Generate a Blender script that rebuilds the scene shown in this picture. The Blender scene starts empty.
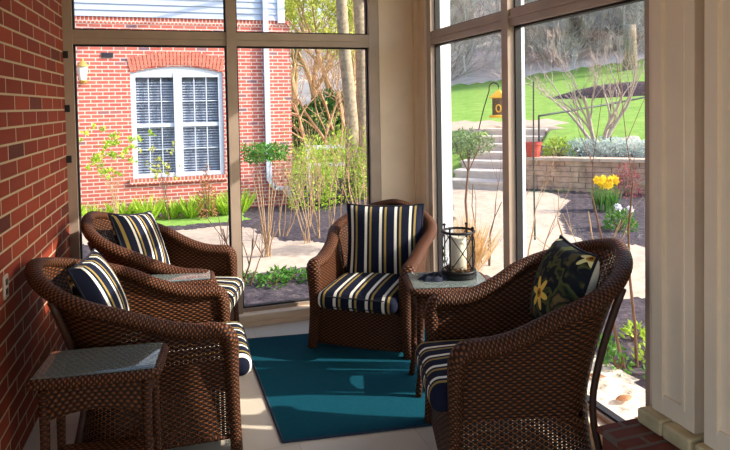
import bpy, math, random
import numpy as np
from mathutils import Vector, Matrix, Euler

# ------------------------------------------------------------------ camera, sky, sun, exposure
scene = bpy.context.scene
col = scene.collection
R = math.radians

def make_camera():
    f, yaw, pitch, roll = 615.44, 0.316, 0.0347, 0.0181
    def world(U, V, W):
        c, s = math.cos(roll), math.sin(roll)
        u, v = U * c - V * s, U * s + V * c
        c, s = math.cos(pitch), math.sin(pitch)
        y1, z1 = v * c + s * W, -v * s + c * W
        c, s = math.cos(yaw), math.sin(yaw)
        return Vector((u * c + z1 * s, -u * s + z1 * c, -y1))
    right, down, fwd = world(1, 0, 0), world(0, 1, 0), world(0, 0, 1)
    cd = bpy.data.cameras.new('camera')
    cam = bpy.data.objects.new('camera', cd)
    col.objects.link(cam)
    m = Matrix((right, -down, -fwd)).transposed().to_4x4()
    m.translation = Vector((0, 0, 1.7))
    cam.matrix_world = m
    cd.sensor_width = 36.0
    cd.lens = f / 730 * 36
    cd.shift_y = -(225 - 125.2) / 730
    cd.clip_start, cd.clip_end = 0.05, 400
    scene.camera = cam
make_camera()

SUN_AZ, SUN_EL = R(22), R(31)          # azimuth measured from +X towards -Y
to_sun = Vector((math.cos(SUN_EL) * math.cos(SUN_AZ), -math.cos(SUN_EL) * math.sin(SUN_AZ), math.sin(SUN_EL)))
world = bpy.data.worlds.new('sky')
scene.world = world
world.use_nodes = True
wn = world.node_tree
wn.nodes.clear()
wo = wn.nodes.new('ShaderNodeOutputWorld')
bg = wn.nodes.new('ShaderNodeBackground')
sky = wn.nodes.new('ShaderNodeTexSky')
sky.sky_type = 'NISHITA'
sky.sun_disc = False
sky.sun_elevation = SUN_EL
sky.sun_rotation = math.atan2(to_sun.x, to_sun.y)
sky.dust_density = 2.0
bg.inputs['Strength'].default_value = 0.35
wn.links.new(sky.outputs[0], bg.inputs['Color'])
wn.links.new(bg.outputs[0], wo.inputs['Surface'])
sd = bpy.data.lights.new('sun', 'SUN')
sd.energy = 5.6
sd.angle = R(0.6)
sd.color = (1.0, 0.94, 0.84)
so = bpy.data.objects.new('sun', sd)
so.rotation_euler = to_sun.to_track_quat('Z', 'Y').to_euler()
so.location = (20, -8, 20)
col.objects.link(so)
vs = scene.view_settings
vs.view_transform = 'Standard'
vs.look = 'None'
vs.exposure = 0.38
vs.gamma = 1
vs.use_curve_mapping = False
scene.cycles.max_bounces = 10
scene.cycles.transparent_max_bounces = 24

# ------------------------------------------------------------------ helpers
def srgb(r, g, b):
    f = lambda c: (c / 255 / 12.92) if c / 255 <= .04045 else ((c / 255 + .055) / 1.055) ** 2.4
    return (f(r), f(g), f(b), 1)

class MB:
    """collects shapes, then links them as one mesh object"""
    def __init__(s):
        s.v, s.f, s.uv, s.m = [], [], [], []
    def face(s, idx, uv, mi=0):
        s.f.append(tuple(idx)); s.uv.extend(uv); s.m.append(mi)
    def poly(s, pts, mi=0):
        b = len(s.v); s.v.extend([tuple(p) for p in pts])
        n = Vector((0, 0, 0))
        P = [Vector(p) for p in pts]
        for i in range(len(P)):
            n += (P[i] - P[0]).cross(P[(i + 1) % len(P)] - P[0])
        a = [abs(n.x), abs(n.y), abs(n.z)]
        k = a.index(max(a))
        uv = [((p[1], p[2]) if k == 0 else (p[0], p[2]) if k == 1 else (p[0], p[1])) for p in pts]
        s.face(range(b, b + len(pts)), uv, mi)
    def box(s, lo, hi, mi=0, M=None):
        x0, y0, z0 = lo; x1, y1, z1 = hi
        c = [(x0, y0, z0), (x1, y0, z0), (x1, y1, z0), (x0, y1, z0), (x0, y0, z1), (x1, y0, z1), (x1, y1, z1), (x0, y1, z1)]
        for q in ((3, 2, 1, 0), (4, 5, 6, 7), (0, 1, 5, 4), (1, 2, 6, 5), (2, 3, 7, 6), (3, 0, 4, 7)):
            pts = [c[i] for i in q]
            if M is not None:
                n0 = len(s.v)
                s.poly(pts, mi)
                for i in range(n0, len(s.v)):
                    s.v[i] = tuple(M @ Vector(s.v[i]))
            else:
                s.poly(pts, mi)
    def bbox(s, lo, hi, b=.006, mi=0):
        """box with chamfered edges"""
        x0, y0, z0 = lo; x1, y1, z1 = hi
        s.grid(lambda u, v: s._rb(u, v, lo, hi, b), 24, 12, True, False, mi)
        s.box((x0 + b, y0 + b, z0), (x1 - b, y1 - b, z0 + b), mi)
        s.box((x0 + b, y0 + b, z1 - b), (x1 - b, y1 - b, z1), mi)
    @staticmethod
    def _rb(u, v, lo, hi, b):
        return (0, 0, 0)
    def tube(s, pts, rad, n=8, mi=0, cap=True, squash=None):
        P = [Vector(p) for p in pts]
        if not hasattr(rad, '__len__'): rad = [rad] * len(P)
        b = len(s.v)
        up = None; L = 0; lens = []
        for i, p in enumerate(P):
            t = (P[min(i + 1, len(P) - 1)] - P[max(i - 1, 0)])
            t = t.normalized() if t.length > 1e-9 else Vector((0, 0, 1))
            if up is None:
                a = Vector((0, 0, 1)) if abs(t.z) < .9 else Vector((1, 0, 0))
                up = (a - t * a.dot(t)).normalized()
            else:
                up = up - t * up.dot(t)
                up = up.normalized() if up.length > 1e-6 else t.orthogonal().normalized()
            w = t.cross(up)
            if i: L += (p - P[i - 1]).length
            lens.append(L)
            for k in range(n):
                a = 2 * math.pi * k / n
                s.v.append(tuple(p + (up * math.cos(a) + w * math.sin(a)) * rad[i]))
        per = 2 * math.pi * max(rad)
        for i in range(len(P) - 1):
            for k in range(n):
                k2 = (k + 1) % n
                s.face((b + i * n + k, b + i * n + k2, b + (i + 1) * n + k2, b + (i + 1) * n + k),
                       [(per * k / n, lens[i]), (per * (k + 1) / n, lens[i]), (per * (k + 1) / n, lens[i + 1]), (per * k / n, lens[i + 1])], mi)
        if cap:
            s.face([b + k for k in range(n)][::-1], [(0, 0)] * n, mi)
            e = b + (len(P) - 1) * n
            s.face([e + k for k in range(n)], [(0, 0)] * n, mi)
    def sweep(s, pts, sides, a, bb, n=10, mi=0, wid=None):
        """elliptical tube; sides = one horizontal-ish vector per point"""
        P = [Vector(p) for p in pts]; b = len(s.v); L = 0; ls = []
        for i, p in enumerate(P):
            t = (P[min(i + 1, len(P) - 1)] - P[max(i - 1, 0)]).normalized()
            sd_ = Vector(sides[i]); sd_ = (sd_ - t * sd_.dot(t)).normalized()
            w = t.cross(sd_)
            if i: L += (p - P[i - 1]).length
            ls.append(L)
            g = wid[i] if wid else 1
            for k in range(n):
                an = 2 * math.pi * k / n
                s.v.append(tuple(p + sd_ * a * g * math.cos(an) + w * bb * g * math.sin(an)))
        per = math.pi * (a + bb)
        for i in range(len(P) - 1):
            for k in range(n):
                k2 = (k + 1) % n
                s.face((b + i * n + k, b + i * n + k2, b + (i + 1) * n + k2, b + (i + 1) * n + k),
                       [(per * k / n, ls[i]), (per * (k + 1) / n, ls[i]), (per * (k + 1) / n, ls[i + 1]), (per * k / n, ls[i + 1])], mi)
        s.face([b + k for k in range(n)][::-1], [(0, 0)] * n, mi)
        e = b + (len(P) - 1) * n
        s.face([e + k for k in range(n)], [(0, 0)] * n, mi)
    def grid(s, fn, nu, nv, closed_u=False, flip=False, mi=0, uvf=None):
        b = len(s.v)
        cu = nu if closed_u else nu + 1
        for j in range(nv + 1):
            for i in range(cu):
                s.v.append(tuple(fn(i / nu, j / nv)))
        for j in range(nv):
            for i in range(nu):
                i2 = (i + 1) % cu
                q = [b + j * cu + i, b + j * cu + i2, b + (j + 1) * cu + i2, b + (j + 1) * cu + i]
                ij = [(i, j), (i + 1, j), (i + 1, j + 1), (i, j + 1)]
                uv = [(uvf(a / nu, c / nv) if uvf else (a / nu, c / nv)) for a, c in ij]
                if flip: q.reverse(); uv.reverse()
                s.face(q, uv, mi)
    def lathe(s, prof, n=24, c=(0, 0, 0), mi=0):
        b = len(s.v)
        for r, z in prof:
            for k in range(n):
                a = 2 * math.pi * k / n
                s.v.append((c[0] + r * math.cos(a), c[1] + r * math.sin(a), c[2] + z))
        for i in range(len(prof) - 1):
            for k in range(n):
                k2 = (k + 1) % n
                s.face((b + i * n + k, b + i * n + k2, b + (i + 1) * n + k2, b + (i + 1) * n + k),
                       [(k / n, prof[i][1]), ((k + 1) / n, prof[i][1]), ((k + 1) / n, prof[i + 1][1]), (k / n, prof[i + 1][1])], mi)
        s.face([b + k for k in range(n)][::-1], [(0, 0)] * n, mi)
        e = b + (len(prof) - 1) * n
        s.face([e + k for k in range(n)], [(0, 0)] * n, mi)
    def rbox(s, lo, hi, r, n=5, mi=0, puff=0.0, uvscale=1.0, wob=None):
        """rounded box from a subdivided cube, optionally puffed on top"""
        lo, hi = Vector(lo), Vector(hi)
        c, h = (lo + hi) / 2, (hi - lo) / 2
        r = min(r, h.x, h.y, h.z)
        def coords(hh):
            t = [-hh, hh]
            for i in range(n + 1):
                a = (i / n) * r
                t += [-hh + a, hh - a]
            m = 8
            for i in range(1, m):
                t.append((-hh + r) + (2 * hh - 2 * r) * i / m)
            t = sorted(set(round(x, 6) for x in t))
            return t
        def place(p):
            q = Vector((max(-h.x + r, min(h.x - r, p[0])), max(-h.y + r, min(h.y - r, p[1])), max(-h.z + r, min(h.z - r, p[2]))))
            d = Vector(p) - q
            o = q + d.normalized() * r if d.length > 1e-9 else Vector(p)
            if puff:
                k = max(0, 1 - (o.x / h.x) ** 2) * max(0, 1 - (o.y / h.y) ** 2)
                o.z += puff * k * (1 if o.z > 0 else 0)
            if wob: o += wob(o)
            return o + c
        ax = [coords(h.x), coords(h.y), coords(h.z)]
        for k in range(3):
            i, j = [(1, 2), (0, 2), (0, 1)][k]
            for sg in (-1, 1):
                b = len(s.v); A, B = ax[i], ax[j]
                for bb in B:
                    for aa in A:
                        p = [0, 0, 0]; p[i] = aa; p[j] = bb; p[k] = sg * h[k]
                        s.v.append(tuple(place(p)))
                for y in range(len(B) - 1):
                    for x in range(len(A) - 1):
                        q = [b + y * len(A) + x, b + y * len(A) + x + 1, b + (y + 1) * len(A) + x + 1, b + (y + 1) * len(A) + x]
                        if (sg < 0) != (k == 1): q.reverse()
                        uv = []
                        for w in q:
                            vv = s.v[w]
                            uv.append((vv[0] * uvscale, (vv[1] if k != 1 else vv[2]) * uvscale) if k else (vv[0] * uvscale, vv[1] * uvscale))
                        s.face(q, uv, mi)
    def build(s, name, mats, parent=None, smooth=False, loc=None, rot=None):
        me = bpy.data.meshes.new(name)
        me.from_pydata(s.v, [], s.f)
        uvl = me.uv_layers.new(name='UVMap')
        flat = np.array(s.uv, dtype=np.float32).reshape(-1)
        uvl.data.foreach_set('uv', flat)
        if not isinstance(mats, (list, tuple)): mats = [mats]
        for m in mats: me.materials.append(m)
        if len(mats) > 1: me.polygons.foreach_set('material_index', s.m)
        if smooth: me.polygons.foreach_set('use_smooth', [True] * len(s.f))
        me.update()
        o = bpy.data.objects.new(name, me)
        col.objects.link(o)
        if parent is not None: o.parent = parent
        if loc is not None: o.location = loc
        if rot is not None: o.rotation_euler = rot
        return o

def tag(o, label=None, cat=None, group=None, kind=None):
    if label: o['label'] = label
    if cat: o['category'] = cat
    if group: o['group'] = group
    if kind: o['kind'] = kind
    return o

def thing(name, label, cat, loc=(0, 0, 0), rz=0, group=None):
    o = bpy.data.objects.new(name, None)
    o.empty_display_size = .1
    col.objects.link(o)
    o.location = loc
    o.rotation_euler = (0, 0, rz)
    return tag(o, label, cat, group)

def struct(o):
    o['kind'] = 'structure'
    return o

def copy_tree(o, loc, rz, label=None, group=None, scale=None):
    c = o.copy(); col.objects.link(c)
    c.location = loc
    c.rotation_euler = (0, 0, rz)
    if label: c['label'] = label
    if group: c['group'] = group
    if scale: c.scale = scale
    for ch in list(o.children):
        d = ch.copy(); col.objects.link(d); d.parent = c
        for g in list(ch.children):
            e = g.copy(); col.objects.link(e); e.parent = d
    return c

# ------------------------------------------------------------------ materials
class NT:
    def __init__(s, name):
        s.mat = bpy.data.materials.new(name)
        s.mat.use_nodes = True
        s.t = s.mat.node_tree
        s.b = s.t.nodes['Principled BSDF']
        s.out = s.t.nodes['Material Output']
    def n(s, typ, **kw):
        x = s.t.nodes.new(typ)
        for k, v in kw.items(): setattr(x, k, v)
        return x
    def l(s, a, b): s.t.links.new(a, b)
    def put(s, sock, v):
        if isinstance(v, bpy.types.NodeSocket): s.l(v, sock)
        else: sock.default_value = v
    def m(s, op, a, b=None, c=None):
        x = s.n('ShaderNodeMath', operation=op)
        s.put(x.inputs[0], a)
        if b is not None: s.put(x.inputs[1], b)
        if c is not None: s.put(x.inputs[2], c)
        return x.outputs[0]
    def mix(s, f, a, b):
        x = s.n('ShaderNodeMix', data_type='RGBA')
        s.put(x.inputs[0], f); s.put(x.inputs[6], a); s.put(x.inputs[7], b)
        return x.outputs[2]
    def uv(s):
        x = s.n('ShaderNodeTexCoord')
        return x.outputs['UV']
    def obj(s):
        x = s.n('ShaderNodeTexCoord')
        return x.outputs['Object']
    def noise(s, scale, vec=None, detail=3, rough=.55):
        x = s.n('ShaderNodeTexNoise')
        x.inputs['Scale'].default_value = scale
        x.inputs['Detail'].default_value = detail
        x.inputs['Roughness'].default_value = rough
        if vec is not None: s.l(vec, x.inputs['Vector'])
        return x.outputs[0]
    def ramp(s, fac, stops, interp='LINEAR'):
        x = s.n('ShaderNodeValToRGB')
        x.color_ramp.interpolation = interp
        e = x.color_ramp.elements
        e[0].position, e[0].color = stops[0]
        e[1].position, e[1].color = stops[1]
        for p, c in stops[2:]:
            q = e.new(p); q.color = c
        s.put(x.inputs[0], fac)
        return x.outputs[0]
    def bump(s, h, strength=.5, dist=.01):
        x = s.n('ShaderNodeBump')
        x.inputs['Strength'].default_value = strength
        x.inputs['Distance'].default_value = dist
        s.l(h, x.inputs['Height'])
        s.l(x.outputs[0], s.b.inputs['Normal'])
    def set(s, color=None, rough=None, metal=None, spec=None):
        if color is not None: s.put(s.b.inputs['Base Color'], color)
        if rough is not None: s.put(s.b.inputs['Roughness'], rough)
        if metal is not None: s.b.inputs['Metallic'].default_value = metal
        if spec is not None: s.b.inputs['Specular IOR Level'].default_value = spec
        return s.mat

def plain(name, c, rough=.6, metal=0, vary=.12, scale=12, spec=.4, bump=0):
    k = NT(name)
    nz = k.noise(scale, k.obj())
    lo = tuple(x * (1 - vary) for x in c[:3]) + (1,)
    hi = tuple(min(1, x * (1 + vary)) for x in c[:3]) + (1,)
    k.set(k.ramp(nz, [(.3, lo), (.7, hi)]), rough, metal, spec)
    if bump: k.bump(nz, bump, .01)
    return k.mat

def brick_mat(name, c1, c2, dark, mortar, bw, rh, ms, bump=.6, dark_amt=.07):
    k = NT(name)
    uv = k.uv()
    b = k.n('ShaderNodeTexBrick')
    b.offset = .5
    k.l(uv, b.inputs['Vector'])
    b.inputs['Scale'].default_value = 1
    b.inputs['Brick Width'].default_value = bw
    b.inputs['Row Height'].default_value = rh
    b.inputs['Mortar Size'].default_value = ms
    b.inputs['Mortar Smooth'].default_value = .25
    b.inputs['Color1'].default_value = (0, 0, 0, 1)
    b.inputs['Color2'].default_value = (1, 1, 1, 1)
    b.inputs['Mortar'].default_value = (.5, .5, .5, 1)
    b.inputs['Bias'].default_value = 0
    cc = k.ramp(b.outputs['Color'], [(0, dark), (dark_amt, c1), (.5, c2), (1, c1)])
    nz = k.noise(60, uv, 4)
    cc = k.mix(k.m('MULTIPLY', nz, .35), cc, tuple(x * .55 for x in c1[:3]) + (1,))
    cc = k.mix(b.outputs['Fac'], cc, mortar)
    k.set(cc, .85, 0, .25)
    h = k.m('ADD', k.m('SUBTRACT', 1, b.outputs['Fac']), k.m('MULTIPLY', nz, .25))
    k.bump(h, bump, .012)
    return k.mat

def weave_mat(name, light, dark, su=.028, sv=.016, holes=True, rough=.45, tilt=0):
    k = NT(name)
    sp = k.n('ShaderNodeSeparateXYZ'); k.l(k.uv(), sp.inputs[0])
    U = k.m('DIVIDE', sp.outputs[0], su); V = k.m('DIVIDE', sp.outputs[1], sv)
    row = k.m('FLOOR', V)
    pv = k.m('ABSOLUTE', k.m('SINE', k.m('MULTIPLY', V, math.pi)))
    c = k.m('SINE', k.m('MULTIPLY', k.m('ADD', U, row), math.pi))
    h = k.m('MULTIPLY', k.m('POWER', pv, .6), k.m('MULTIPLY_ADD', c, .42, .58))
    nz = k.noise(40, k.obj(), 3)
    cc = k.ramp(h, [(.05, tuple(x * .35 for x in dark[:3]) + (1,)), (.45, dark), (.95, light)])
    cc = k.mix(k.m('MULTIPLY', nz, .5), cc, dark)
    k.set(cc, .55, 0, .22)
    k.bump(h, .9, .006)
    if holes:
        su_ = k.m('ABSOLUTE', k.m('SINE', k.m('MULTIPLY', U, math.pi)))
        hole = k.m('MULTIPLY', k.m('LESS_THAN', pv, .36), k.m('LESS_THAN', su_, .42))
        tr = k.n('ShaderNodeBsdfTransparent')
        mx = k.n('ShaderNodeMixShader')
        k.l(hole, mx.inputs[0]); k.l(k.b.outputs[0], mx.inputs[1]); k.l(tr.outputs[0], mx.inputs[2])
        k.l(mx.outputs[0], k.out.inputs['Surface'])
    return k.mat

NAVY, CREAM, OLIVE = srgb(22, 26, 44), srgb(226, 222, 208), srgb(150, 128, 70)
def stripe_mat(name='striped_canvas', period=.114):
    k = NT(name)
    sp = k.n('ShaderNodeSeparateXYZ'); k.l(k.uv(), sp.inputs[0])
    fr = k.m('FRACT', k.m('DIVIDE', k.m('ADD', sp.outputs[0], 4.2955), period))
    cc = k.ramp(fr, [(0, NAVY), (.34, CREAM), (.52, NAVY), (.68, OLIVE), (.82, NAVY)], 'CONSTANT')
    k.set(cc, .9, 0, .15)
    k.bump(k.noise(400, k.obj(), 2), .25, .002)
    return k.mat

def floral_mat():
    k = NT('floral_canvas')
    uv = k.uv()
    sp = k.n('ShaderNodeSeparateXYZ'); k.l(uv, sp.inputs[0])
    X, Y = sp.outputs[0], sp.outputs[1]
    leaf = k.noise(9, uv, 2)
    cc = k.ramp(leaf, [(.36, srgb(92, 86, 52)), (.42, srgb(30, 34, 36)), (.5, srgb(24, 26, 36)), (.53, srgb(84, 88, 46)), (.59, srgb(52, 58, 34)), (.62, srgb(24, 26, 36)), (.7, srgb(112, 96, 56))])
    fl = [(.02, -.05, .085, 0, (232, 196, 90)), (-.2, .16, .07, .5, (214, 200, 150)), (-.21, -.19, .075, .7, (222, 190, 110)), (.2, .2, .06, .3, (226, 216, 150))]
    for fx, fy, r, ph, c in fl:
        dx, dy = k.m('SUBTRACT', X, fx), k.m('SUBTRACT', Y, fy)
        rad = k.m('SQRT', k.m('ADD', k.m('MULTIPLY', dx, dx), k.m('MULTIPLY', dy, dy)))
        th = k.m('ARCTAN2', dy, dx)
        pet = k.m('MULTIPLY_ADD', k.m('COSINE', k.m('MULTIPLY_ADD', th, 6, ph)), .3 * r, .66 * r)
        cc = k.mix(k.m('LESS_THAN', rad, pet), cc, srgb(*c))
        cc = k.mix(k.m('LESS_THAN', rad, r * .26), cc, srgb(176, 120, 40))
        cc = k.mix(k.m('LESS_THAN', rad, r * .12), cc, srgb(70, 60, 30))
    k.set(cc, .9, 0, .15)
    return k.mat

def glass_mat(name, tint=(1, 1, 1, 1), refl=.07):
    k = NT(name)
    tr = k.n('ShaderNodeBsdfTransparent'); tr.inputs[0].default_value = tint
    gl = k.n('ShaderNodeBsdfGlossy'); gl.inputs['Roughness'].default_value = .02
    lw = k.n('ShaderNodeFresnel'); lw.inputs['IOR'].default_value = 1.5
    mx = k.n('ShaderNodeMixShader')
    k.l(k.m('MINIMUM', k.m('MULTIPLY', lw.outputs[0], refl), 1), mx.inputs[0])
    k.l(tr.outputs[0], mx.inputs[1]); k.l(gl.outputs[0], mx.inputs[2])
    k.l(mx.outputs[0], k.out.inputs['Surface'])
    return k.mat

def leaf_mat(name, c1, c2):
    k = NT(name)
    nz = k.noise(30, k.obj(), 1)
    k.set(k.ramp(nz, [(.3, c1), (.7, c2)]), .55, 0, .3)
    tl = k.n('ShaderNodeBsdfTranslucent')
    k.l(k.ramp(nz, [(.3, c1), (.7, c2)]), tl.inputs[0])
    mx = k.n('ShaderNodeMixShader'); mx.inputs[0].default_value = .35
    k.l(k.b.outputs[0], mx.inputs[1]); k.l(tl.outputs[0], mx.inputs[2])
    k.l(mx.outputs[0], k.out.inputs['Surface'])
    return k.mat

def ground_mat(name, stops, scale, bump=.4, scale2=None):
    k = NT(name)
    o = k.obj()
    nz = k.noise(scale, o, 6, .7)
    c = k.ramp(nz, stops)
    if scale2:
        n2 = k.noise(scale2, o, 3, .6)
        c = k.mix(k.m('MULTIPLY', n2, .45), c, stops[0][1])
    k.set(c, .95, 0, .15)
    k.bump(nz, bump, .03)
    return k.mat

M = {}
M['brick_in'] = brick_mat('interior_brick', srgb(154, 62, 36), srgb(124, 46, 28), srgb(64, 34, 32), srgb(190, 164, 132), .30, .0815, .0065, .9, .12)
M['brick_out'] = brick_mat('house_brick', srgb(204, 112, 98), srgb(188, 94, 84), srgb(112, 98, 116), srgb(222, 196, 184), .205, .0677, .010, .4, .12)
M['brick_ledge'] = brick_mat('ledge_brick', srgb(120, 62, 46), srgb(100, 48, 38), srgb(60, 40, 36), srgb(112, 92, 78), .215, .07, .010, .7)
M['soldier'] = brick_mat('soldier_brick', srgb(206, 106, 90), srgb(188, 88, 76), srgb(150, 90, 84), srgb(222, 198, 186), .0677, .21, .010, .4)
M['trim'] = plain('painted_trim', srgb(238, 214, 184), .45, 0, .05, 4)
M['bronze'] = plain('taupe_frame', srgb(176, 155, 137), .4, 0, .08, 5)
M['gasket'] = plain('black_gasket', srgb(34, 32, 34), .6)
M['white_trim'] = plain('white_outside_trim', srgb(200, 208, 222), .5, 0, .03, 4)
M['casing'] = plain('casing_paint', srgb(238, 242, 250), .5, 0, .02, 4)
M['stone_base'] = plain('cream_stone', srgb(200, 176, 132), .8, 0, .15, 14, bump=.3)
M['ceiling'] = plain('ceiling_paint', srgb(205, 195, 180), .8, 0, .04, 3)
M['glass'] = glass_mat('window_glass', (1, 1, 1, 1), .06)
M['table_glass'] = glass_mat('table_glass', (.8, .9, .86, 1), 1.6)
def painted_glass_sheen():  # pale diffuse layer paints in the sky reflection on the tabletops
    m = M['table_glass']; t = m.node_tree
    out = t.nodes['Material Output']; src = out.inputs['Surface'].links[0].from_socket
    d = t.nodes.new('ShaderNodeBsdfDiffuse'); d.inputs[0].default_value = srgb(188, 204, 200)
    mx = t.nodes.new('ShaderNodeMixShader'); mx.inputs[0].default_value = .2
    t.links.new(src, mx.inputs[1]); t.links.new(d.outputs[0], mx.inputs[2]); t.links.new(mx.outputs[0], out.inputs['Surface'])
painted_glass_sheen()
M['lamp_glass'] = glass_mat('lantern_glass', (.98, .985, .98, 1), .25)
M['wicker'] = weave_mat('brown_wicker', srgb(138, 80, 38), srgb(50, 26, 13), .02, .0115)
M['wicker_rim'] = weave_mat('wicker_braid', srgb(146, 86, 44), srgb(56, 30, 15), .013, .011, False)
M['wicker_dark'] = weave_mat('dark_wicker', srgb(122, 70, 36), srgb(58, 30, 15), .02, .012, False)
M['wicker_table'] = weave_mat('table_wicker', srgb(132, 78, 38), srgb(52, 28, 14), .014, .02, False)
M['cane'] = plain('dark_cane', srgb(62, 36, 24), .45, 0, .2, 20)
M['stripe'] = stripe_mat()
M['floral'] = floral_mat()
M['piping'] = plain('navy_piping', srgb(20, 22, 34), .9)
M['black'] = plain('black_iron', srgb(24, 24, 26), .5, .3)
M['candle'] = plain('candle_wax', srgb(250, 240, 216), .5, 0, .03)
M['potpourri'] = plain('dried_petals', srgb(150, 108, 74), .9, 0, .4, 60)
M['navycloth'] = plain('navy_cloth', srgb(26, 32, 48), .95, 0, .25, 30)
def rug_mat():
    k = NT('teal_rug')
    nz = k.noise(220, k.obj(), 3)
    k.set(k.ramp(nz, [(.3, srgb(5, 54, 68)), (.7, srgb(10, 80, 96))]), .95, 0, .1)
    k.bump(nz, .5, .004)
    return k.mat
M['rug'] = rug_mat()
M['rug_edge'] = plain('rug_binding', srgb(32, 48, 66), .9)
def floor_mat():
    k = NT('porch_floor')
    o = k.obj()
    b = k.n('ShaderNodeTexBrick'); b.offset = 0
    k.l(o, b.inputs['Vector'])
    b.inputs['Scale'].default_value = 1
    b.inputs['Brick Width'].default_value = .6; b.inputs['Row Height'].default_value = .6
    b.inputs['Mortar Size'].default_value = .004
    b.inputs['Color1'].default_value = srgb(218, 206, 186); b.inputs['Color2'].default_value = srgb(208, 196, 176)
    b.inputs['Mortar'].default_value = srgb(196, 184, 162)
    nz = k.noise(5, o, 5)
    c = k.mix(k.m('MULTIPLY', nz, .5), b.outputs['Color'], srgb(184, 170, 148))
    k.set(c, .45, 0, .4)
    return k.mat
M['floor'] = floor_mat()
M['mulch'] = ground_mat('dark_mulch', [(.3, srgb(46, 42, 48)), (.55, srgb(84, 76, 82)), (.75, srgb(128, 114, 110))], 14, .8)
M['path'] = ground_mat('tan_path', [(.3, srgb(176, 158, 140)), (.7, srgb(204, 186, 168))], 5, .2)
M['lawn'] = ground_mat('lawn_grass', [(.3, srgb(108, 150, 62)), (.7, srgb(152, 182, 92))], 3, .4, .35)
M['litter'] = ground_mat('leaf_litter', [(.3, srgb(206, 190, 176)), (.7, srgb(238, 226, 212))], 1.5, .5)
M['gravel'] = ground_mat('pale_gravel', [(.3, srgb(120, 104, 90)), (.48, srgb(216, 202, 184)), (.7, srgb(238, 228, 212))], 11, .8)
M['siding'] = plain('white_siding', srgb(178, 190, 212), .5, 0, .03, 3)
M['slate_roof'] = plain('roof_shingle', srgb(90, 84, 86), .9, 0, .2, 9)
M['dark_room'] = plain('dark_room', srgb(128, 138, 156), .7, 0, .3, 2)
M['blind'] = plain('pale_blind', srgb(168, 178, 198), .7)
M['bark'] = plain('grey_bark', srgb(150, 134, 112), .95, 0, .35, 14, bump=.6)
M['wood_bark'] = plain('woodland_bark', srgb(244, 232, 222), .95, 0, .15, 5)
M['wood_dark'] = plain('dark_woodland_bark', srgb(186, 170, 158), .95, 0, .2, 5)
M['twig'] = plain('tan_twig', srgb(170, 140, 108), .9, 0, .2, 10)
M['twig_dark'] = plain('brown_twig', srgb(112, 86, 70), .9, 0, .2, 10)
M['twig_pale'] = plain('silver_twig', srgb(178, 164, 154), .9, 0, .15, 10)
M['leaf_lime'] = leaf_mat('lime_leaf', srgb(140, 180, 40), srgb(196, 222, 90))
M['leaf_spring'] = leaf_mat('spring_leaf', srgb(164, 176, 70), srgb(206, 210, 110))
M['leaf_green'] = leaf_mat('mid_green_leaf', srgb(60, 116, 44), srgb(110, 160, 66))
M['leaf_dark'] = leaf_mat('evergreen_leaf', srgb(38, 78, 40), srgb(76, 120, 60))
M['leaf_silver'] = leaf_mat('silver_leaf', srgb(176, 196, 188), srgb(226, 236, 232))
M['leaf_grey'] = leaf_mat('grey_green_leaf', srgb(96, 120, 84), srgb(146, 166, 122))
M['leaf_rust'] = leaf_mat('rust_leaf', srgb(150, 100, 70), srgb(190, 140, 96))
M['leaf_red'] = leaf_mat('red_leaf', srgb(140, 66, 76), srgb(180, 100, 104))
M['straw'] = leaf_mat('straw_blade', srgb(196, 160, 110), srgb(224, 194, 146))
M['yellow'] = leaf_mat('yellow_petal', srgb(244, 208, 20), srgb(255, 226, 50))
M['white_petal'] = leaf_mat('white_petal', srgb(230, 232, 236), srgb(246, 246, 250))
M['terracotta'] = plain('red_pot_clay', srgb(190, 74, 62), .7)
M['brass'] = plain('brass_metal', srgb(206, 160, 90), .4, .4)
M['frosted'] = plain('frosted_glass', srgb(228, 222, 206), .4)
M['vent'] = plain('dark_vent', srgb(64, 60, 70), .6)
M['feeder_yellow'] = plain('yellow_paint', srgb(240, 186, 60), .5)
M['feeder_tube'] = plain('dark_mesh', srgb(84, 74, 52), .6)
M['rail'] = plain('dark_green_rail', srgb(40, 62, 58), .5, .2)
M['step'] = plain('pale_step', srgb(206, 196, 186), .85, 0, .1, 6)
M['stone'] = plain('dry_stone', srgb(178, 152, 128), .9, 0, .45, 5, bump=.6)
M['cap'] = plain('cap_stone', srgb(196, 178, 158), .9, 0, .2, 6)

# ------------------------------------------------------------------ the room
XW, YB = 2.086, 4.862            # inner glass planes
ZB0, ZB1, ZS, ZC = 2.163, 2.266, .111, 2.95
WROT = .04
def xl(y): return -.66 + WROT * (y - 4.86)

b = MB(); b.box((-1.2, -3, -.28), (2.2, 4.98, 0)); struct(b.build('floor', M['floor']))
b = MB(); b.box((-1.4, -3, ZC), (2.55, 5.25, ZC + .2)); struct(b.build('ceiling', M['ceiling']))

# left brick wall (slightly skewed to the back glass)
b = MB()
y0, y1 = 1.7, 4.84
def lw(y, z, d=0): return (xl(y) - d, y, z)
b.v += [lw(y0, -.05), lw(y1, -.05), lw(y1, ZC), lw(y0, ZC), lw(y0, -.05, .25), lw(y1, -.05, .25), lw(y1, ZC, .25), lw(y0, ZC, .25)]
for q in ((0, 1, 2, 3), (5, 4, 7, 6), (1, 5, 6, 2), (4, 0, 3, 7), (3, 2, 6, 7), (1, 0, 4, 5)):
    b.face(q, [(b.v[i][1] + b.v[i][0] * .3, b.v[i][2] + .015) for i in q])
struct(b.build('wall_left', M['brick_in']))
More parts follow.
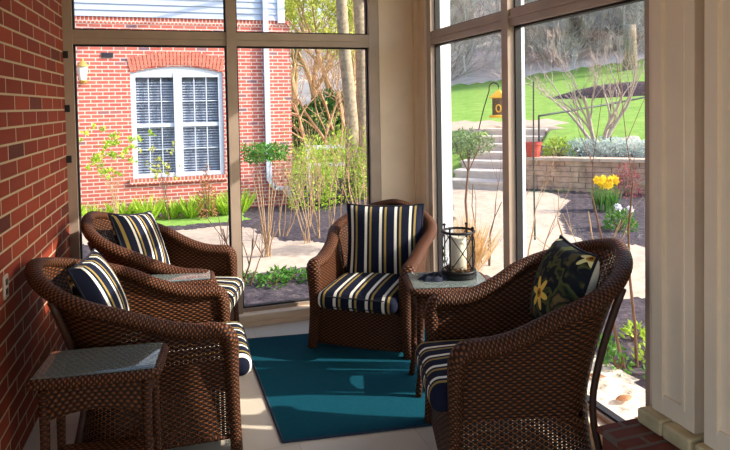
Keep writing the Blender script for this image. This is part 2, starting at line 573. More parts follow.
# small outlet plate on brick wall
t = thing('outlet_plate', 'small pale outlet plate low on the red brick wall', 'outlet', (xl(3.22) + .004, 3.22, .88))
t.rotation_euler = (0, 0, -math.atan(WROT))
b = MB(); b.rbox((-.004, -.035, -.055), (.006, .035, .055), .004, 2); b.build('plate', M['bronze'], t)
b = MB(); b.box((.006, -.014, .008), (.0085, .014, .036)); b.box((.006, -.014, -.036), (.0085, .014, -.008)); b.build('socket', M['gasket'], t)

# back window wall: frame of posts and beams
MW = .037
xm, W = .510, 1.131
b = MB()
fx = lambda x0, x1, z0, z1, d0=-.05, d1=.06: b.box((x0, YB + d0, z0), (x1, YB + d1, z1))
fx(-.665, xm - W + .02, .0, ZC)                   # left post
fx(xm - MW, xm + MW, .0, ZC, -.06, .07)             # mullion
fx(xm + W - .02, xm + W + .085, 0, ZC)              # right post
fx(-.66, xm + W, ZB0, ZB1, -.045, .055)
fx(-.66, xm + W, ZB0 + .045, ZB0 + .06, -.055, .05)
fx(-.66, xm + W, .083, ZS, -.03, .052)
fx(-.66, xm + W, ZC - .08, ZC + .01, -.043, .053)
struct(b.build('trim_1', M['bronze']))
b = MB()
for x0, x1 in ((xm - W + .02, xm - MW), (xm + MW, xm + W - .02)):
    for z0, z1 in ((ZS, ZB0), (ZB1, ZC - .08)):
        for (a0, a1, c0, c1) in ((x0, x0 + .012, z0, z1), (x1 - .012, x1, z0, z1), (x0, x1, z0, z0 + .012), (x0, x1, z1 - .012, z1)):
            b.box((a0, YB - .012, c0), (a1, YB + .03, c1))
for z in (1.32, 1.68, 2.06): b.box((-.67, YB - .075, z), (-.63, YB - .052, z + .05))
struct(b.build('trim_2', M['gasket']))
wi = 1
for x0, x1 in ((xm - W + .02, xm - MW), (xm + MW, xm + W - .02)):
    for z0, z1 in ((ZS, ZB0), (ZB1, ZC - .08)):
        b = MB(); b.box((x0 + .002, YB + .006, z0 + .002), (x1 - .002, YB + .012, z1 - .002))
        struct(b.build('window_%d' % wi, M['glass'])); wi += 1
b = MB(); b.rbox((-.665, YB - .11, 0), (1.70, YB + .10, .085), .012, 2); b.box((-.665, YB - .13, 0), (1.70, YB - .11, .03))
struct(b.build('trim_3', M['trim']))

# right window wall
ym = 3.379
yA, yB_, yC = ym + W, ym, ym - W
b = MB()
fy = lambda y0, y1, z0, z1, d0=-.05, d1=.022: b.box((XW + d0, y0, z0), (XW + d1, y1, z1))
fy(yA, yA + .09, 0, ZC)
fy(yB_ - MW, yB_ + MW, 0, ZC, -.06, .024)
b.box((XW - .05, yC - .10, 0), (XW + .022, yC - .054, ZC)); b.box((XW - .02, yC - .06, 0), (XW + .021, yC + .0, ZC))
fy(yC, yA, ZB0, ZB1, -.045, .020)
fy(yC, yA, ZB0 + .045, ZB0 + .06, -.055, .018)
fy(yC, yA, .083, ZS, -.03, .021)
fy(yC, yA, ZC - .08, ZC + .01, -.043, .019)
struct(b.build('trim_4', M['bronze']))
b = MB()
for y0, y1 in ((yC - .002, yB_ - MW), (yB_ + MW, yA)):
    for z0, z1 in ((ZS, ZB0), (ZB1, ZC - .08)):
        for (a0, a1, c0, c1) in ((y0, y0 + .012, z0, z1), (y1 - .012, y1, z0, z1), (y0, y1, z0, z0 + .012), (y0, y1, z1 - .012, z1)):
            b.box((XW - .012, a0, c0), (XW + .03, a1, c1))
struct(b.build('trim_5', M['gasket']))
for y0, y1 in ((yC - .002, yB_ - MW), (yB_ + MW, yA)):
    for z0, z1 in ((ZS, ZB0), (ZB1, ZC - .08)):
        b = MB(); b.box((XW + .006, y0 + .002, z0 + .002), (XW + .012, y1 - .002, z1 - .002))
        struct(b.build('window_%d' % wi, M['glass'])); wi += 1
b = MB(); b.rbox((XW - .11, yC - .02, 0), (XW + .10, YB, .085), .012, 2); b.box((XW - .13, yC - .02, 0), (XW - .11, YB - .1, .03))
struct(b.build('trim_6', M['trim']))
# white outside casings of the right window wall
b = MB()
b.box((XW + .026, yA + .002, -.1), (XW + .125, yA + .12, ZC))
b.box((XW + .026, yB_ - .034, -.1), (XW + .062, yB_ + .034, ZC))
b.box((XW + .062, yC - .12, -.1), (XW + .16, yC - .05, ZC))
struct(b.build('trim_7', M['casing']))
# corner column between the two window walls
b = MB()
b.box((xm + W + .08, YB - .035, 0), (XW + .06, YB + .12, ZC))
b.box((XW - .035, yA + .085, 0), (XW + .12, YB + .12, ZC))
b.box((xm + W + .065, YB - .055, 0), (xm + W + .10, YB - .03, ZC))
b.box((XW - .055, yA + .075, 0), (XW - .03, yA + .115, ZC))
b.box((XW - .048, yA + .15, 0), (XW - .03, yA + .175, ZC))
b.box((XW - .075, YB - .075, 0), (XW - .03, YB - .03, ZC))
struct(b.build('trim_8', M['trim']))

# right solid part: panelled pilasters on a brick ledge
b = MB()
b.box((XW - .04, -.2, 0), (XW + .14, yC - .09, ZC))
struct(b.build('wall_right', M['trim']))
b = MB()
b.box((1.73, -.2, 0), (XW - .04, 2.13, .285))
b.rbox((1.715, -.2, .285), (XW - .04, 2.15, .31), .006, 2)
struct(b.build('trim_9', M['brick_ledge']))
b = MB()
def panel(y0, y1, xf, z0=.40):
    """panelled pilaster face looking into the room"""
    b.box((xf + .012, y0, .31), (XW - .03, y1, ZC))
    st = .055
    b.box((xf, y0, .378), (xf + .014, y0 + st, ZC)); b.box((xf, y1 - st, .378), (xf + .014, y1, ZC))
    b.box((xf + .001, y0 + .002, .379), (xf + .013, y1 - .002, z0 + .06))
    b.box((xf - .005, y0 + st - .008, z0 + .045), (xf + .0125, y0 + st + .006, ZC)); b.box((xf - .005, y1 - st - .006, z0 + .045), (xf + .0125, y1 - st + .008, ZC))
b.box((XW - .056, yC - .14, .31), (XW - .03, yC - .07, ZC))
b.box((XW - .075, yC - .115, .31), (XW - .05, yC - .085, ZC))
panel(1.865, 2.085, 1.95)
panel(1.50, 1.80, 1.93)
struct(b.build('trim_10', M['trim']))
b = MB()
b.rbox((1.90, 1.985, .31), (XW - .03, 2.12, .375), .012, 3); b.rbox((1.90, 1.84, .31), (XW - .03, 1.98, .375), .012, 3); b.rbox((1.90, 1.48, .31), (XW - .03, 1.82, .375), .012, 3)
struct(b.build('trim_11', M['stone_base']))

# unseen end of the porch behind the camera
b = MB(); b.box((-1.1, -3.2, -.05), (2.3, -3.0, .5)); b.box((-1.1, -3.2, 2.5), (2.3, -3.0, ZC)); struct(b.build('wall_rear', M['trim']))
b = MB()
for y0, y1 in ((-1.7, -1.6), (-3.0, -2.9)): b.box((XW - .04, y0, 0), (XW + .06, y1, ZC))
b.box((XW - .04, -3, 0), (XW + .06, -.2, .12)); b.box((XW - .04, -3, ZB0), (XW + .06, -.2, ZB1)); b.box((XW - .04, -3, ZC - .08), (XW + .06, -.2, ZC))
struct(b.build('trim_12', M['bronze']))

# ------------------------------------------------------------------ ground
SE, TE = (.69, .73), (.73, -.69)
def st_of(x, y): return x * SE[0] + y * SE[1], x * TE[0] + y * TE[1]
def xy_of(s, t): return s * SE[0] + t * TE[0], s * SE[1] + t * TE[1]
def smooth(a, b_, x):
    k = max(0, min(1, (x - a) / (b_ - a))); return k * k * (3 - 2 * k)
def gz(x, y):
    s, t = st_of(x, y)
    z = -.1
    if x < 4: z -= .17 * smooth(7, 11.5, y) * (1 - smooth(2.6, 4, x))
    if s > 12.4:
        zc = max(1.4, min(5, 3.5 + .105 * t))
        if t < -2.4:
            e = -.1 + 1.1 * smooth(12.4, 16, s)
            if t > -3.95 : e = min(e, -.16 + (s - 12.4) / 3.6 * 1.1 - .08)
        else:
            e = -.1 if s < 12.88 else .52 + .48 * smooth(13.5, 16, s)
        if s > 16: e = 1.0 + min(s - 16, 16) / 16 * (zc - 1.0)
        if s > 32: e = zc + (s - 32) * .26
        z = e if x > 2.6 else z
    return z
PATH = [(-6, 11.6), (-1.3, 10.6), (0, 10.0), (.93, 10.05), (1.2, 9.7), (1.3, 8.5), (1.9, 7.7), (2.7, 7.3), (3.5, 7.6), (4.2, 8.5), (5.0, 10.3), (5.75, 11.9),
        (7.1, 10.6), (6.95, 9.4), (6.0, 8.4), (5.1, 7.0), (5.05, 6.5), (5.6, 6.0), (7.5, 4.0), (7.5, 1.0), (5.2, 2.0), (4.0, 4.35), (3.78, 4.67), (3.4, 5.34), (2.9, 5.95), (1.5, 6.5), (.8, 6.75), (.55, 7.6), (.1, 8.6), (-1.2, 9.5), (-6, 10.4)]
def inside(x, y, P):
    r = False
    for i in range(len(P)):
        (x1, y1), (x2, y2) = P[i], P[i - 1]
        if (y1 > y) != (y2 > y) and x < (x2 - x1) * (y - y1) / (y2 - y1) + x1: r = not r
    return r
def island(x, y, cx, cy, rx, ry): return ((x - cx) / rx) ** 2 + ((y - cy) / ry) ** 2 < 1
def ground_kind(x, y):
    s, t = st_of(x, y)
    if s > 32.5: return 3
    if 15.6 < s < 17.2 and -7.5 < t < -2.3: return 1
    if s > 12.5:
        if t > -2.4 and s < 14.4: return 0
        if t < -2.4 and s < 12.9: return 0
        return 2
    if island(x, y, 6.7, 7.6, .95, 1.0): return 0
    if inside(x, y, PATH): return 1
    if x > XW and x < 2.95 - .12 * (y - 2) and 1.6 < y < 3.75: return 4
    if -8 < x < 1.3 and 10.6 < y < 11.6: return 2
    if x > 5.5 and s < 12.5 and t > 1.5: return 2
    return 0
def axis(segs):
    out = []
    for a, b_, d in segs:
        n = max(1, round((b_ - a) / d)); out += [a + (b_ - a) * i / n for i in range(n)]
    return out + [segs[-1][1]]
gx = axis([(-30, -8, 4), (-8, -2, .5), (-2, 9, .05), (9, 30, .5), (30, 90, 3)])
gy = axis([(-15, 1.5, 1.5), (1.5, 13, .05), (13, 34, .5), (34, 95, 3)])
rnd = random.Random(3)
b = MB()
nx = len(gx)
for y in gy:
    for x in gx:
        z = gz(x, y)
        if x > -.9 and x < 2.2 and -3.2 < y < 5.0: z = -.26
        else: z += rnd.uniform(-.008, .008)
        b.v.append((x, y, z))
for j in range(len(gy) - 1):
    for i in range(nx - 1):
        cx, cy = (gx[i] + gx[i + 1]) / 2, (gy[j] + gy[j + 1]) / 2
        wob = .10 * (math.sin(cx * 7.1 + cy * 3) + math.sin(cy * 6.3 - cx * 4)) * .5
        q = (j * nx + i, j * nx + i + 1, (j + 1) * nx + i + 1, (j + 1) * nx + i)
        b.face(q, [(b.v[k][0], b.v[k][1]) for k in q], ground_kind(cx + wob, cy + wob))
struct(b.build('ground', [M['mulch'], M['path'], M['lawn'], M['litter'], M['gravel']], smooth=True))

# ------------------------------------------------------------------ brick house across the path
HY, HX = 12.0, 2.40
house = thing('brick_house', 'red brick house with white siding across the path', 'building', (0, HY, -.3))
b = MB()
wx0, wx1, wz0, wz1 = -.56, 1.09, .40 + .3, 2.34 + .3
b.box((-9, 0, 0), (wx0, .25, 3.53)); b.box((wx1, 0, 0), (HX, .25, 3.53))
b.box((wx0, 0, 0), (wx1, .25, wz0)); b.box((wx0, 0, wz1 + .16), (wx1, .25, 3.53))
n = 14
for i in range(n):   # spandrel above the arched head
    xa, xb = wx0 + (wx1 - wx0) * i / n, wx0 + (wx1 - wx0) * (i + 1) / n
    za = wz1 + .12 * (1 - ((i + .5) / n * 2 - 1) ** 2)
    b.box((xa, .0, za), (xb, .25, wz1 + .17))
b.box((HX - .25, .25, 0), (HX, 9, 3.53))
b.build('brick_wall', M['brick_out'], house)
b = MB()
b.box((-9, -.012, 3.53), (HX, .25, 3.65)); b.build('soldier_course', M['soldier'], house)
b = MB()
for i in range(18):
    z = 3.65 + i * .115
    y = -.03
    b.v += [(-9, y - .012, z), (HX - .16, y - .012, z), (HX - .16, y + .012, z + .115), (-9, y + .012, z + .115), (HX - .16, .2, z), (HX - .16, .2, z + .115), (-9, .2, z)]
    k = len(b.v) - 7
    b.face((k, k + 1, k + 2, k + 3), [(0, 0)] * 4); b.face((k + 1, k + 4, k + 5, k + 2), [(0, 0)] * 4); b.face((k, k + 6, k + 4, k + 1), [(0, 0)] * 4)
b.box((-9, 0.0, 3.65), (HX - .17, 9, 5.72))
b.build('siding', M['siding'], house)
b = MB(); b.box((HX - .24, -.06, 3.60), (HX - .10, .06, 5.72)); b.build('corner_board', M['white_trim'], house)
b = MB(); b.poly([(HX - .17, -.05, 3.66), (HX, -.05, 3.53), (HX, 9, 3.53), (HX - .17, 9, 3.66)]); b.build('sloped_cap', M['soldier'], house)
b = MB(); b.box((-9.3, -.45, 5.7), (HX + .25, 9.4, 5.85)); b.poly([(-9.3, -.45, 5.85), (HX + .25, -.45, 5.85), (HX + .25, 4.5, 8.4), (-9.3, 4.5, 8.4)]); b.poly([(-9.3, 9.4, 5.85), (-9.3, 4.5, 8.4), (HX + .25, 4.5, 8.4), (HX + .25, 9.4, 5.85)])
b.build('roof', M['slate_roof'], house)
b = MB()   # fan of arch bricks
n = 26
cxm = (wx0 + wx1) / 2
for i in range(n):
    a0, a1 = (i + .12) / n * 2 - 1, (i + .88) / n * 2 - 1
    def ap(a, o):
        return (cxm + a * ((wx1 - wx0) / 2 + .0 + o * .05), wz1 + .02 + .13 * (1 - a * a) + o * .24)
    p = [ap(a0, 0), ap(a1, 0), ap(a1, 1), ap(a0, 1)]
    f = [(x, -.014, z) for x, z in p]; g = [(x, .02, z) for x, z in p]
    b.poly(f)
    for k in range(4): b.poly([f[k], g[k], g[(k + 1) % 4], f[(k + 1) % 4]])
k_ = plain('arch_brick', srgb(210, 122, 102), .85, 0, .18, 9)
b.build('brick_arch', k_, house)
b = MB(); b.box((wx0 - .05, -.05, wz0 - .10), (wx1 + .05, .05, wz0)); b.build('window_ledge', M['soldier'], house)
# double window
b = MB()
fw = .085
b.box((wx0, .03, wz0), (wx0 + fw, .12, wz1)); b.box((wx1 - fw, .03, wz0), (wx1, .12, wz1))
b.box((cxm - .075, .02, wz0), (cxm + .075, .12, wz1)); b.box((wx0 + .002, .033, wz0 + .002), (wx1 - .002, .117, wz0 + .08))
for i in range(14):
    xa, xb = wx0 + (wx1 - wx0) * i / 14, wx0 + (wx1 - wx0) * (i + 1) / 14
    b.box((xa, .032, wz1 - .08), (xb, .118, wz1 + .12 * (1 - ((i + .5) / 14 * 2 - 1) ** 2)))
wf = b.build('window_frame', M['white_trim'], house)
zmid = (wz0 + wz1) / 2
b = MB()
for x0, x1 in ((wx0 + fw, cxm - .075), (cxm + .075, wx1 - fw)):
    b.box((x0, .05, zmid - .035), (x1, .11, zmid + .035))
    for i in (1, 2): b.box((x0 + (x1 - x0) * i / 3 - .008, .06, wz0 + .08), (x0 + (x1 - x0) * i / 3 + .008, .09, wz1 - .08))
    for z in ((wz0 + .08 + zmid) / 2, (wz1 - .08 + zmid) / 2): b.box((x0, .061, z - .008), (x1, .089, z + .008))
b.build('muntins', M['white_trim'], wf)
for x0, x1 in ((wx0 + fw, cxm - .075), (cxm + .075, wx1 - fw)):
    b = MB(); b.box((x0, .092, wz0 + .08), (x1, .098, wz1 - .08)); b.build('pane', M['glass'], wf)
    b = MB()
    for i in range(34):
        z = wz0 + .1 + i * .05
        b.box((x0, .125, z), (x1, .15, z + .022))
    b.build('blind', M['blind'], wf)
b = MB(); b.box((wx0, .2, wz0), (wx1, .24, wz1 + .16)); b.build('room_behind', M['dark_room'], wf)
# things fixed on the house
dsp = thing('downspout', 'white downspout on the corner of the brick house with a foot kicking right', 'downspout', (1.92, HY - .06, -.3))
b = MB()
def rtube(pts, w_, d_):
    for p, q in zip(pts, pts[1:]):
        p, q = Vector(p), Vector(q)
        t_ = (q - p); L = t_.length
        Mx = Matrix.Translation(p) @ t_.to_track_quat('Z', 'Y').to_matrix().to_4x4()
        b.box((-w_ / 2, -d_ / 2, -.01), (w_ / 2, d_ / 2, L + .01), 0, Mx)
rtube([(0, 0, 5.65), (0, 0, .55), (.10, 0, .40), (.36, 0, .36), (.42, 0, .15)], .10, .08)
b.build('pipe', M['white_trim'], dsp)
for z in (1.2, 2.6, 3.8):
    b = MB(); b.box((-.07, .02, z), (.07, .058, z + .04)); b.build('strap', M['white_trim'], dsp)
lamp = thing('wall_lantern', 'brass carriage lamp on the brick house wall left of its window', 'lamp', (-1.33, HY - .13, 2.36))
b = MB(); b.lathe([(.055, -.16), (.085, .08), (.085, .085)], 6); b.build('glass_shade', M['frosted'], lamp)
b = MB(); b.lathe([(.105, .085), (.10, .10), (.045, .17), (.02, .19), (.018, .22), (.0, .23)], 12); b.build('cap', M['brass'], lamp)
b = MB(); b.lathe([(.02, -.22), (.06, -.17), (.06, -.155)], 12); b.tube([(0, .02, -.17), (0, .09, -.22), (0, .13, -.1)], .012, 6); b.box((-.05, .115, -.2), (.05, .129, .0)); b.build('bracket', M['brass'], lamp)
vt = thing('wall_vent', 'small dark rectangular vent on the brick wall beside the brass lamp', 'vent', (-.93, HY - .015, 2.66))
b = MB(); b.box((-.1, 0, -.045), (.1, .014, .045)); b.build('frame', M['vent'], vt)
b = MB()
for i in range(4): b.box((-.085, -.008, -.034 + i * .019), (.085, 0, -.026 + i * .019))
b.build('louvre', M['vent'], vt)

# ------------------------------------------------------------------ plants
def rvec(r): 
    while True:
        v = Vector((r.uniform(-1, 1), r.uniform(-1, 1), r.uniform(-1, 1)))
        if .05 < v.length < 1: return v.normalized()
def leaf(mb, p, d, ln, wd, r):
    d = d.normalized(); s = d.cross(rvec(r))
    s = s.normalized() if s.length > 1e-3 else d.orthogonal()
    nrm = d.cross(s)
    b0 = len(mb.v)
    mb.v += [tuple(p), tuple(p + d * ln * .45 + s * wd / 2 + nrm * wd * .12), tuple(p + d * ln), tuple(p + d * ln * .45 - s * wd / 2 + nrm * wd * .12)]
    mb.face((b0, b0 + 1, b0 + 2, b0 + 3), [(0, 0), (.5, .5), (0, 1), (-.5, .5)])
def grow(mb, p, d, ln, rad, depth, r, tips, spread=.6, up=.15, nseg=4, kids=(2, 4), n=5, minr=.0015, shrink=.62, bend=.22):
    pts, rd = [p.copy()], [rad]
    q = p.copy(); dd = d.normalized()
    for i in range(nseg):
        dd = (dd + rvec(r) * bend + Vector((0, 0, up))).normalized()
        q = q + dd * ln / nseg
        pts.append(q.copy()); rd.append(max(minr, rad * (1 - .5 * (i + 1) / nseg)))
    mb.tube(pts, rd, n, cap=False)
    if depth == 0:
        tips.append((q, dd)); return
    for k in range(r.randint(*kids)):
        i = r.randint(max(1, nseg // 2), nseg)
        nd = (dd + rvec(r) * spread + Vector((0, 0, up))).normalized()
        grow(mb, pts[i], nd, ln * shrink * r.uniform(.75, 1.15), rd[i] * .68, depth - 1, r, tips, spread, up, max(2, nseg - 1), kids, max(3, n - 1), minr, shrink, bend)
def bare_shrub(name, label, cat, loc, h, stems, seed, mat, rad=.009, depth=2, lean=.35, leafm=None, nleaf=0, leaf_size=.03, group=None, top_only=True, spread=.5, kids=(2, 3)):
    r = random.Random(seed)
    t = thing(name, label, cat, loc, 0, group)
    mb = MB(); tips = []
    for i in range(stems):
        d = Vector((r.uniform(-lean, lean), r.uniform(-lean, lean), 1))
        grow(mb, Vector((r.uniform(-.06, .06), r.uniform(-.06, .06), -.03)), d, h * r.uniform(.5, .68), rad * r.uniform(.7, 1.1), depth, r, tips, spread, .12, 4, kids, 5)
    mb.build('stems', mat, t, True)
    if leafm:
        lb = MB()
        for i in range(nleaf):
            p, d = r.choice(tips)
            leaf(lb, p + rvec(r) * .07 * r.random(), (d + rvec(r) * .9), leaf_size * r.uniform(.7, 1.4), leaf_size * .6, r)
        lb.build('leaves', leafm, t)
    return t
def clump(name, label, cat, loc, rx, rz, n, seed, mat, ls=.05, lw_=.5, group=None, stem=None, upright=False):
    """a dome of leaves on stems"""
    r = random.Random(seed)
    t = thing(name, label, cat, loc, 0, group)
    lb = MB()
    for i in range(n):
        v = rvec(r); v.z = abs(v.z)
        k = r.uniform(.35, 1) ** .6
        p = Vector((v.x * rx * k, v.y * rx * k, v.z * rz * k))
        if upright:
            p = Vector((v.x * rx * .4 * k, v.y * rx * .4 * k, 0)); d = Vector((v.x * .7, v.y * .7, 1)); leaf(lb, p, d, rz * r.uniform(.6, 1.1), ls * lw_, r)
        else:
            leaf(lb, p, v + rvec(r) * .8, ls * r.uniform(.7, 1.4), ls * lw_, r)
    lb.build('leaves', mat, t)
    sb = MB()
    for i in range(6):
        a = i * 1.05 + r.random()
        sb.tube([(0, 0, -.04), (rx * .3 * math.cos(a), rx * .3 * math.sin(a), rz * .35), (rx * .5 * math.cos(a), rx * .5 * math.sin(a), rz * .75)], [.008, .006, .003], 5)
    sb.build('stems', stem or M['twig_dark'], t)
    return t
G = lambda x, y: (x, y, gz(x, y))

# along the house
spots = [(-1.15, 11.35), (-.72, 11.45), (-.3, 11.3), (.08, 11.42), (.42, 11.32), (.74, 11.45), (1.05, 11.35), (-1.6, 11.4), (1.3, 11.5)]
for i, (x, y) in enumerate(spots):
    clump('daylily', 'lime green leafy clump growing along the foot of the brick house', 'plant', G(x, y), .26, .36 + .06 * (i % 3), 90, 40 + i, M['leaf_lime'], .16, .3, 'lime clumps along the brick house', upright=True)
bare_shrub('leafy_shrub', 'thin shrub with lime leaves against the bricks left of the house window', 'shrub', G(-.78, 11.1), 1.45, 5, 11, M['twig'], .008, 2, .3, M['leaf_lime'], 420, .07)
bare_shrub('leafy_shrub', 'thin shrub with yellow tufts before the left sash of the house window', 'shrub', G(.02, 11.2), 1.65, 3, 12, M['twig_dark'], .008, 2, .2, M['leaf_spring'], 130, .06)
clump('rust_shrub', 'narrow rust coloured shrub before the right sash of the house window', 'shrub', G(.68, 11.1), .16, .95, 420, 13, M['leaf_rust'], .05)

# centre island in the path, seen through the right half of the back window
t = bare_shrub('flat_topped_shrub', 'shrub with flat green leafy top before the downspout', 'shrub', G(1.13, 7.3), .5, 6, 21, M['twig'], .009, 1, .45)
r = random.Random(5); lb = MB()
for i in range(900):
    a, k = r.uniform(0, 6.28), r.random() ** .5
    leaf(lb, Vector((.28 * k * math.cos(a), .28 * k * math.sin(a), 1.24 + .10 * r.uniform(-1, 1))), rvec(r) + Vector((0, 0, .3)), .05, .022, r)
lb.build('leaves', M['leaf_green'], t)
b = MB()
for i in range(6):
    a = i * 1.05; b.tube([(0, 0, 0), (.1 * math.cos(a), .1 * math.sin(a), .7), (.2 * math.cos(a), .2 * math.sin(a), 1.25)], [.009, .007, .003], 5)
b.build('canes', M['twig'], t)
isl = [(1.55, 8.6, 1.5), (1.95, 8.2, 1.75), (2.3, 8.7, 1.9), (2.75, 8.4, 1.7), (2.05, 9.2, 1.6), (1.75, 7.9, 1.4), (2.5, 7.9, 1.5)]
for i, (x, y, h) in enumerate(isl):
    bare_shrub('bare_shrub', 'bare tan shrub in the mulch island beyond the back window', 'shrub', G(x, y), h, 5, 60 + i, M['twig'], .008, 2, .34, M['leaf_spring'], 22, .045, 'bare shrubs in the mulch island')
bare_shrub('bare_shrub', 'small forked bare shrub just outside the back window beside the mullion', 'shrub', G(.72, 6.2), .95, 4, 71, M['twig_dark'], .011, 1, .55)
for i, (x, y) in enumerate(((.78, 6.3), (1.0, 6.1), (1.22, 6.25), (1.42, 6.1), (1.6, 6.3), (1.1, 6.35))):
    clump('ground_cover', 'low green ground cover in the bed just outside the back window', 'plant', G(x, y), .15, .10, 110, 80 + i, M['leaf_green'], .05, .5, 'low plants under the back window')
for i, (x, y, w_, h) in enumerate(((2.65, 11.4, .45, 1.25), (3.3, 11.6, .5, 1.3), (3.95, 11.4, .45, 1.2))):
    clump('clipped_shrub', ['yellow green rounded shrub nearest the corner of the brick house', 'yellow green rounded shrub in the middle of three beyond the bare stems', 'yellow green rounded shrub at the foot of the tree trunks'][i], 'shrub', G(x, y), w_, h + .15, 1500, 90 + i, M['leaf_lime'], .07, .5)
for i, (x, y) in enumerate(((3.5, 16.5), (4.6, 17.2), (5.7, 16.6))):
    clump('evergreen_shrub', 'big dark evergreen shrub behind the yellow green shrubs', 'shrub', G(x, y), .8, 1.1, 1200, 100 + i, M['leaf_dark'], .16, .5, 'evergreen shrubs behind the house corner')
def trunk_tree(name, label, loc, rad, h, lean, seed, leafm=None, nleaf=0):
    r = random.Random(seed)
    t = thing(name, label, 'tree', loc)
    mb = MB(); pts = []; rd = []
    for i in range(11):
        k = i / 10
        pts.append((lean[0] * k + .03 * math.sin(i * 1.3 + seed), lean[1] * k + .03 * math.cos(i * 1.7), -.1 + h * k)); rd.append(rad * (1.35 - .35 * min(1, k * 8)) * (1 - .45 * k))
    mb.tube(pts, rd, 12); mb.build('trunk', M['bark'], t, True)
    bm_ = MB(); tips = []
    for i in range(9):
        p = Vector(pts[r.randint(5, 10)]); a = r.uniform(0, 6.28)
        grow(bm_, p, Vector((math.cos(a), math.sin(a), .5)), h * .25, rad * .35, 3, r, tips, .7, .08, 4, (2, 3), 5, .004)
    bm_.build('branches', M['bark'], t, True)
    if leafm:
        lb = MB()
        for i in range(nleaf):
            p, d = r.choice(tips); leaf(lb, p + rvec(r) * .35 * r.random(), d + rvec(r), .12, .07, r)
        lb.build('leaves', leafm, t)
trunk_tree('tall_tree', 'thick grey tree trunk seen in the right half of the back window', G(3.58, 11.7), .145, 8, (-.35, 0), 5)
trunk_tree('tall_tree', 'second thick grey trunk nearest the corner column, partly behind it', G(4.05, 12.3), .16, 8, (-.25, 0), 9)
def bare_tree(name, label, loc, h, seed, mat, depth, group=None, stems=3, rad=.05, spread=.6, kids=(2, 4), lean=.45, minr=.004):
    r = random.Random(seed); t = thing(name, label, 'tree', loc, 0, group)
    tips = []
    mb = MB()
    for i in range(stems):
        a = i * 6.28 / stems + r.random()
        grow(mb, Vector((0, 0, -.06)), Vector((lean * math.cos(a), lean * math.sin(a), 1)), h * .40, rad, depth, r, tips, spread, .10, 5, kids, 6, minr, .66)
    mb.build('branches', mat, t, True)
    return t
def leafy_tree(name, label, loc, h, w_, seed, leafm, n, ls, group=None, bark=None):
    r = random.Random(seed)
    t = thing(name, label, 'tree', loc, 0, group)
    mb = MB(); tips = []
    grow(mb, Vector((0, 0, -.1)), Vector((0, 0, 1)), h * .42, h * .022, 4, r, tips, .75, .12, 4, (2, 4), 6, .006, .66)
    mb.build('branches', bark or M['twig'], t, True)
    lb = MB()
    for i in range(n):
        p, d = r.choice(tips); leaf(lb, p + rvec(r) * .45 * r.random(), d + rvec(r), ls, ls * .6, r)
    lb.build('leaves', leafm, t)
for i, (x, y, h) in enumerate(((4.6, 18.6, 5.4), (5.3, 20.0, 6.0), (4.5, 21.5, 6.5), (6.3, 20.8, 6), (5.5, 22.5, 6.5), (6.9, 23, 6.8), (4.9, 24.5, 7))):
    leafy_tree('spring_tree', 'small tree with fresh yellow green leaves behind the evergreen shrubs', G(x, y), h, 2, 110 + i, M['leaf_spring'], 2600, .12, 'fresh leaved trees beyond the back window')
for i, (x, y) in enumerate(((3.55, 14.6), (4.2, 15.3), (4.7, 14.8))):
    bare_tree('thicket_tree', ['tangled bare tan small tree nearest the house corner beyond the pale fence', 'tangled bare tan small tree in the middle beyond the pale fence', 'tangled bare tan small tree beyond the pale fence behind the trunks'][i], G(x, y), 4.6, 500 + i, M['twig'], 4, None, 3, .045, .85, (2, 4), .5, .006)
fn = thing('rail_fence', 'pale low rail fence between the evergreen and yellow green shrubs', 'fence', G(3.0, 13.4), R(-4))
b = MB(); b.box((0, -.02, .93), (2.2, .02, 1.03)); b.box((0, -.02, .55), (2.2, .02, .63)); b.build('rail', M['white_trim'], fn)
for x in (0.02, 1.1, 2.14):
    b = MB(); b.box((x - .045, -.06, -.35), (x + .045, -.021, 1.1)); b.build('post', M['white_trim'], fn)

# right side: steps, retaining wall, things along them
stp = thing('garden_steps', 'pale stone garden steps climbing beside the retaining wall', 'steps', (0, 0, 0))
ang = math.atan2(TE[1], TE[0])
Mst = lambda s, t, z: Matrix.Translation((*xy_of(s, t), z)) @ Matrix.Rotation(ang, 4, 'Z')   # local x = t axis, local y = -? 
for i in range(7):
    s0, z1 = 12.4 + i * .52, -.1 + .157 * (i + 1)
    b = MB()
    p = [xy_of(s0, -3.95), xy_of(s0, -2.45), xy_of(s0 + .75, -2.45), xy_of(s0 + .75, -3.95)]
    lo = [(x, y, z1 - .32) for x, y in p]; mid = [(x, y, z1 - .06) for x, y in p]
    b.poly(lo[::-1]); 
    for k in range(4): b.poly([lo[k], lo[(k + 1) % 4], mid[(k + 1) % 4], mid[k]], 1)
    p2 = [xy_of(s0 - .03, -3.98), xy_of(s0 - .03, -2.42), xy_of(s0 + .75, -2.42), xy_of(s0 + .75, -3.98)]
    lo2 = [(x, y, z1 - .06) for x, y in p2]; hi2 = [(x, y, z1) for x, y in p2]
    b.poly(hi2); b.poly(lo2[::-1])
    for k in range(4): b.poly([lo2[k], lo2[(k + 1) % 4], hi2[(k + 1) % 4], hi2[k]])
    b.build('step', [M['step'], M['step']], stp)
rw = thing('retaining_wall', 'dry stacked tan stone retaining wall with plants on top', 'wall', (0, 0, 0))
b = MB(); r = random.Random(8)
def sblock(s0, s1, t0, t1, z0, z1):
    p = [xy_of(s0, t0), xy_of(s0, t1), xy_of(s1, t1), xy_of(s1, t0)]
    lo = [(x, y, z0) for x, y in p]; hi = [(x, y, z1) for x, y in p]
    b.poly(hi[::-1]); b.poly(lo)
    for k in range(4): b.poly([lo[k], hi[k], hi[(k + 1) % 4], lo[(k + 1) % 4]])
z = -.14
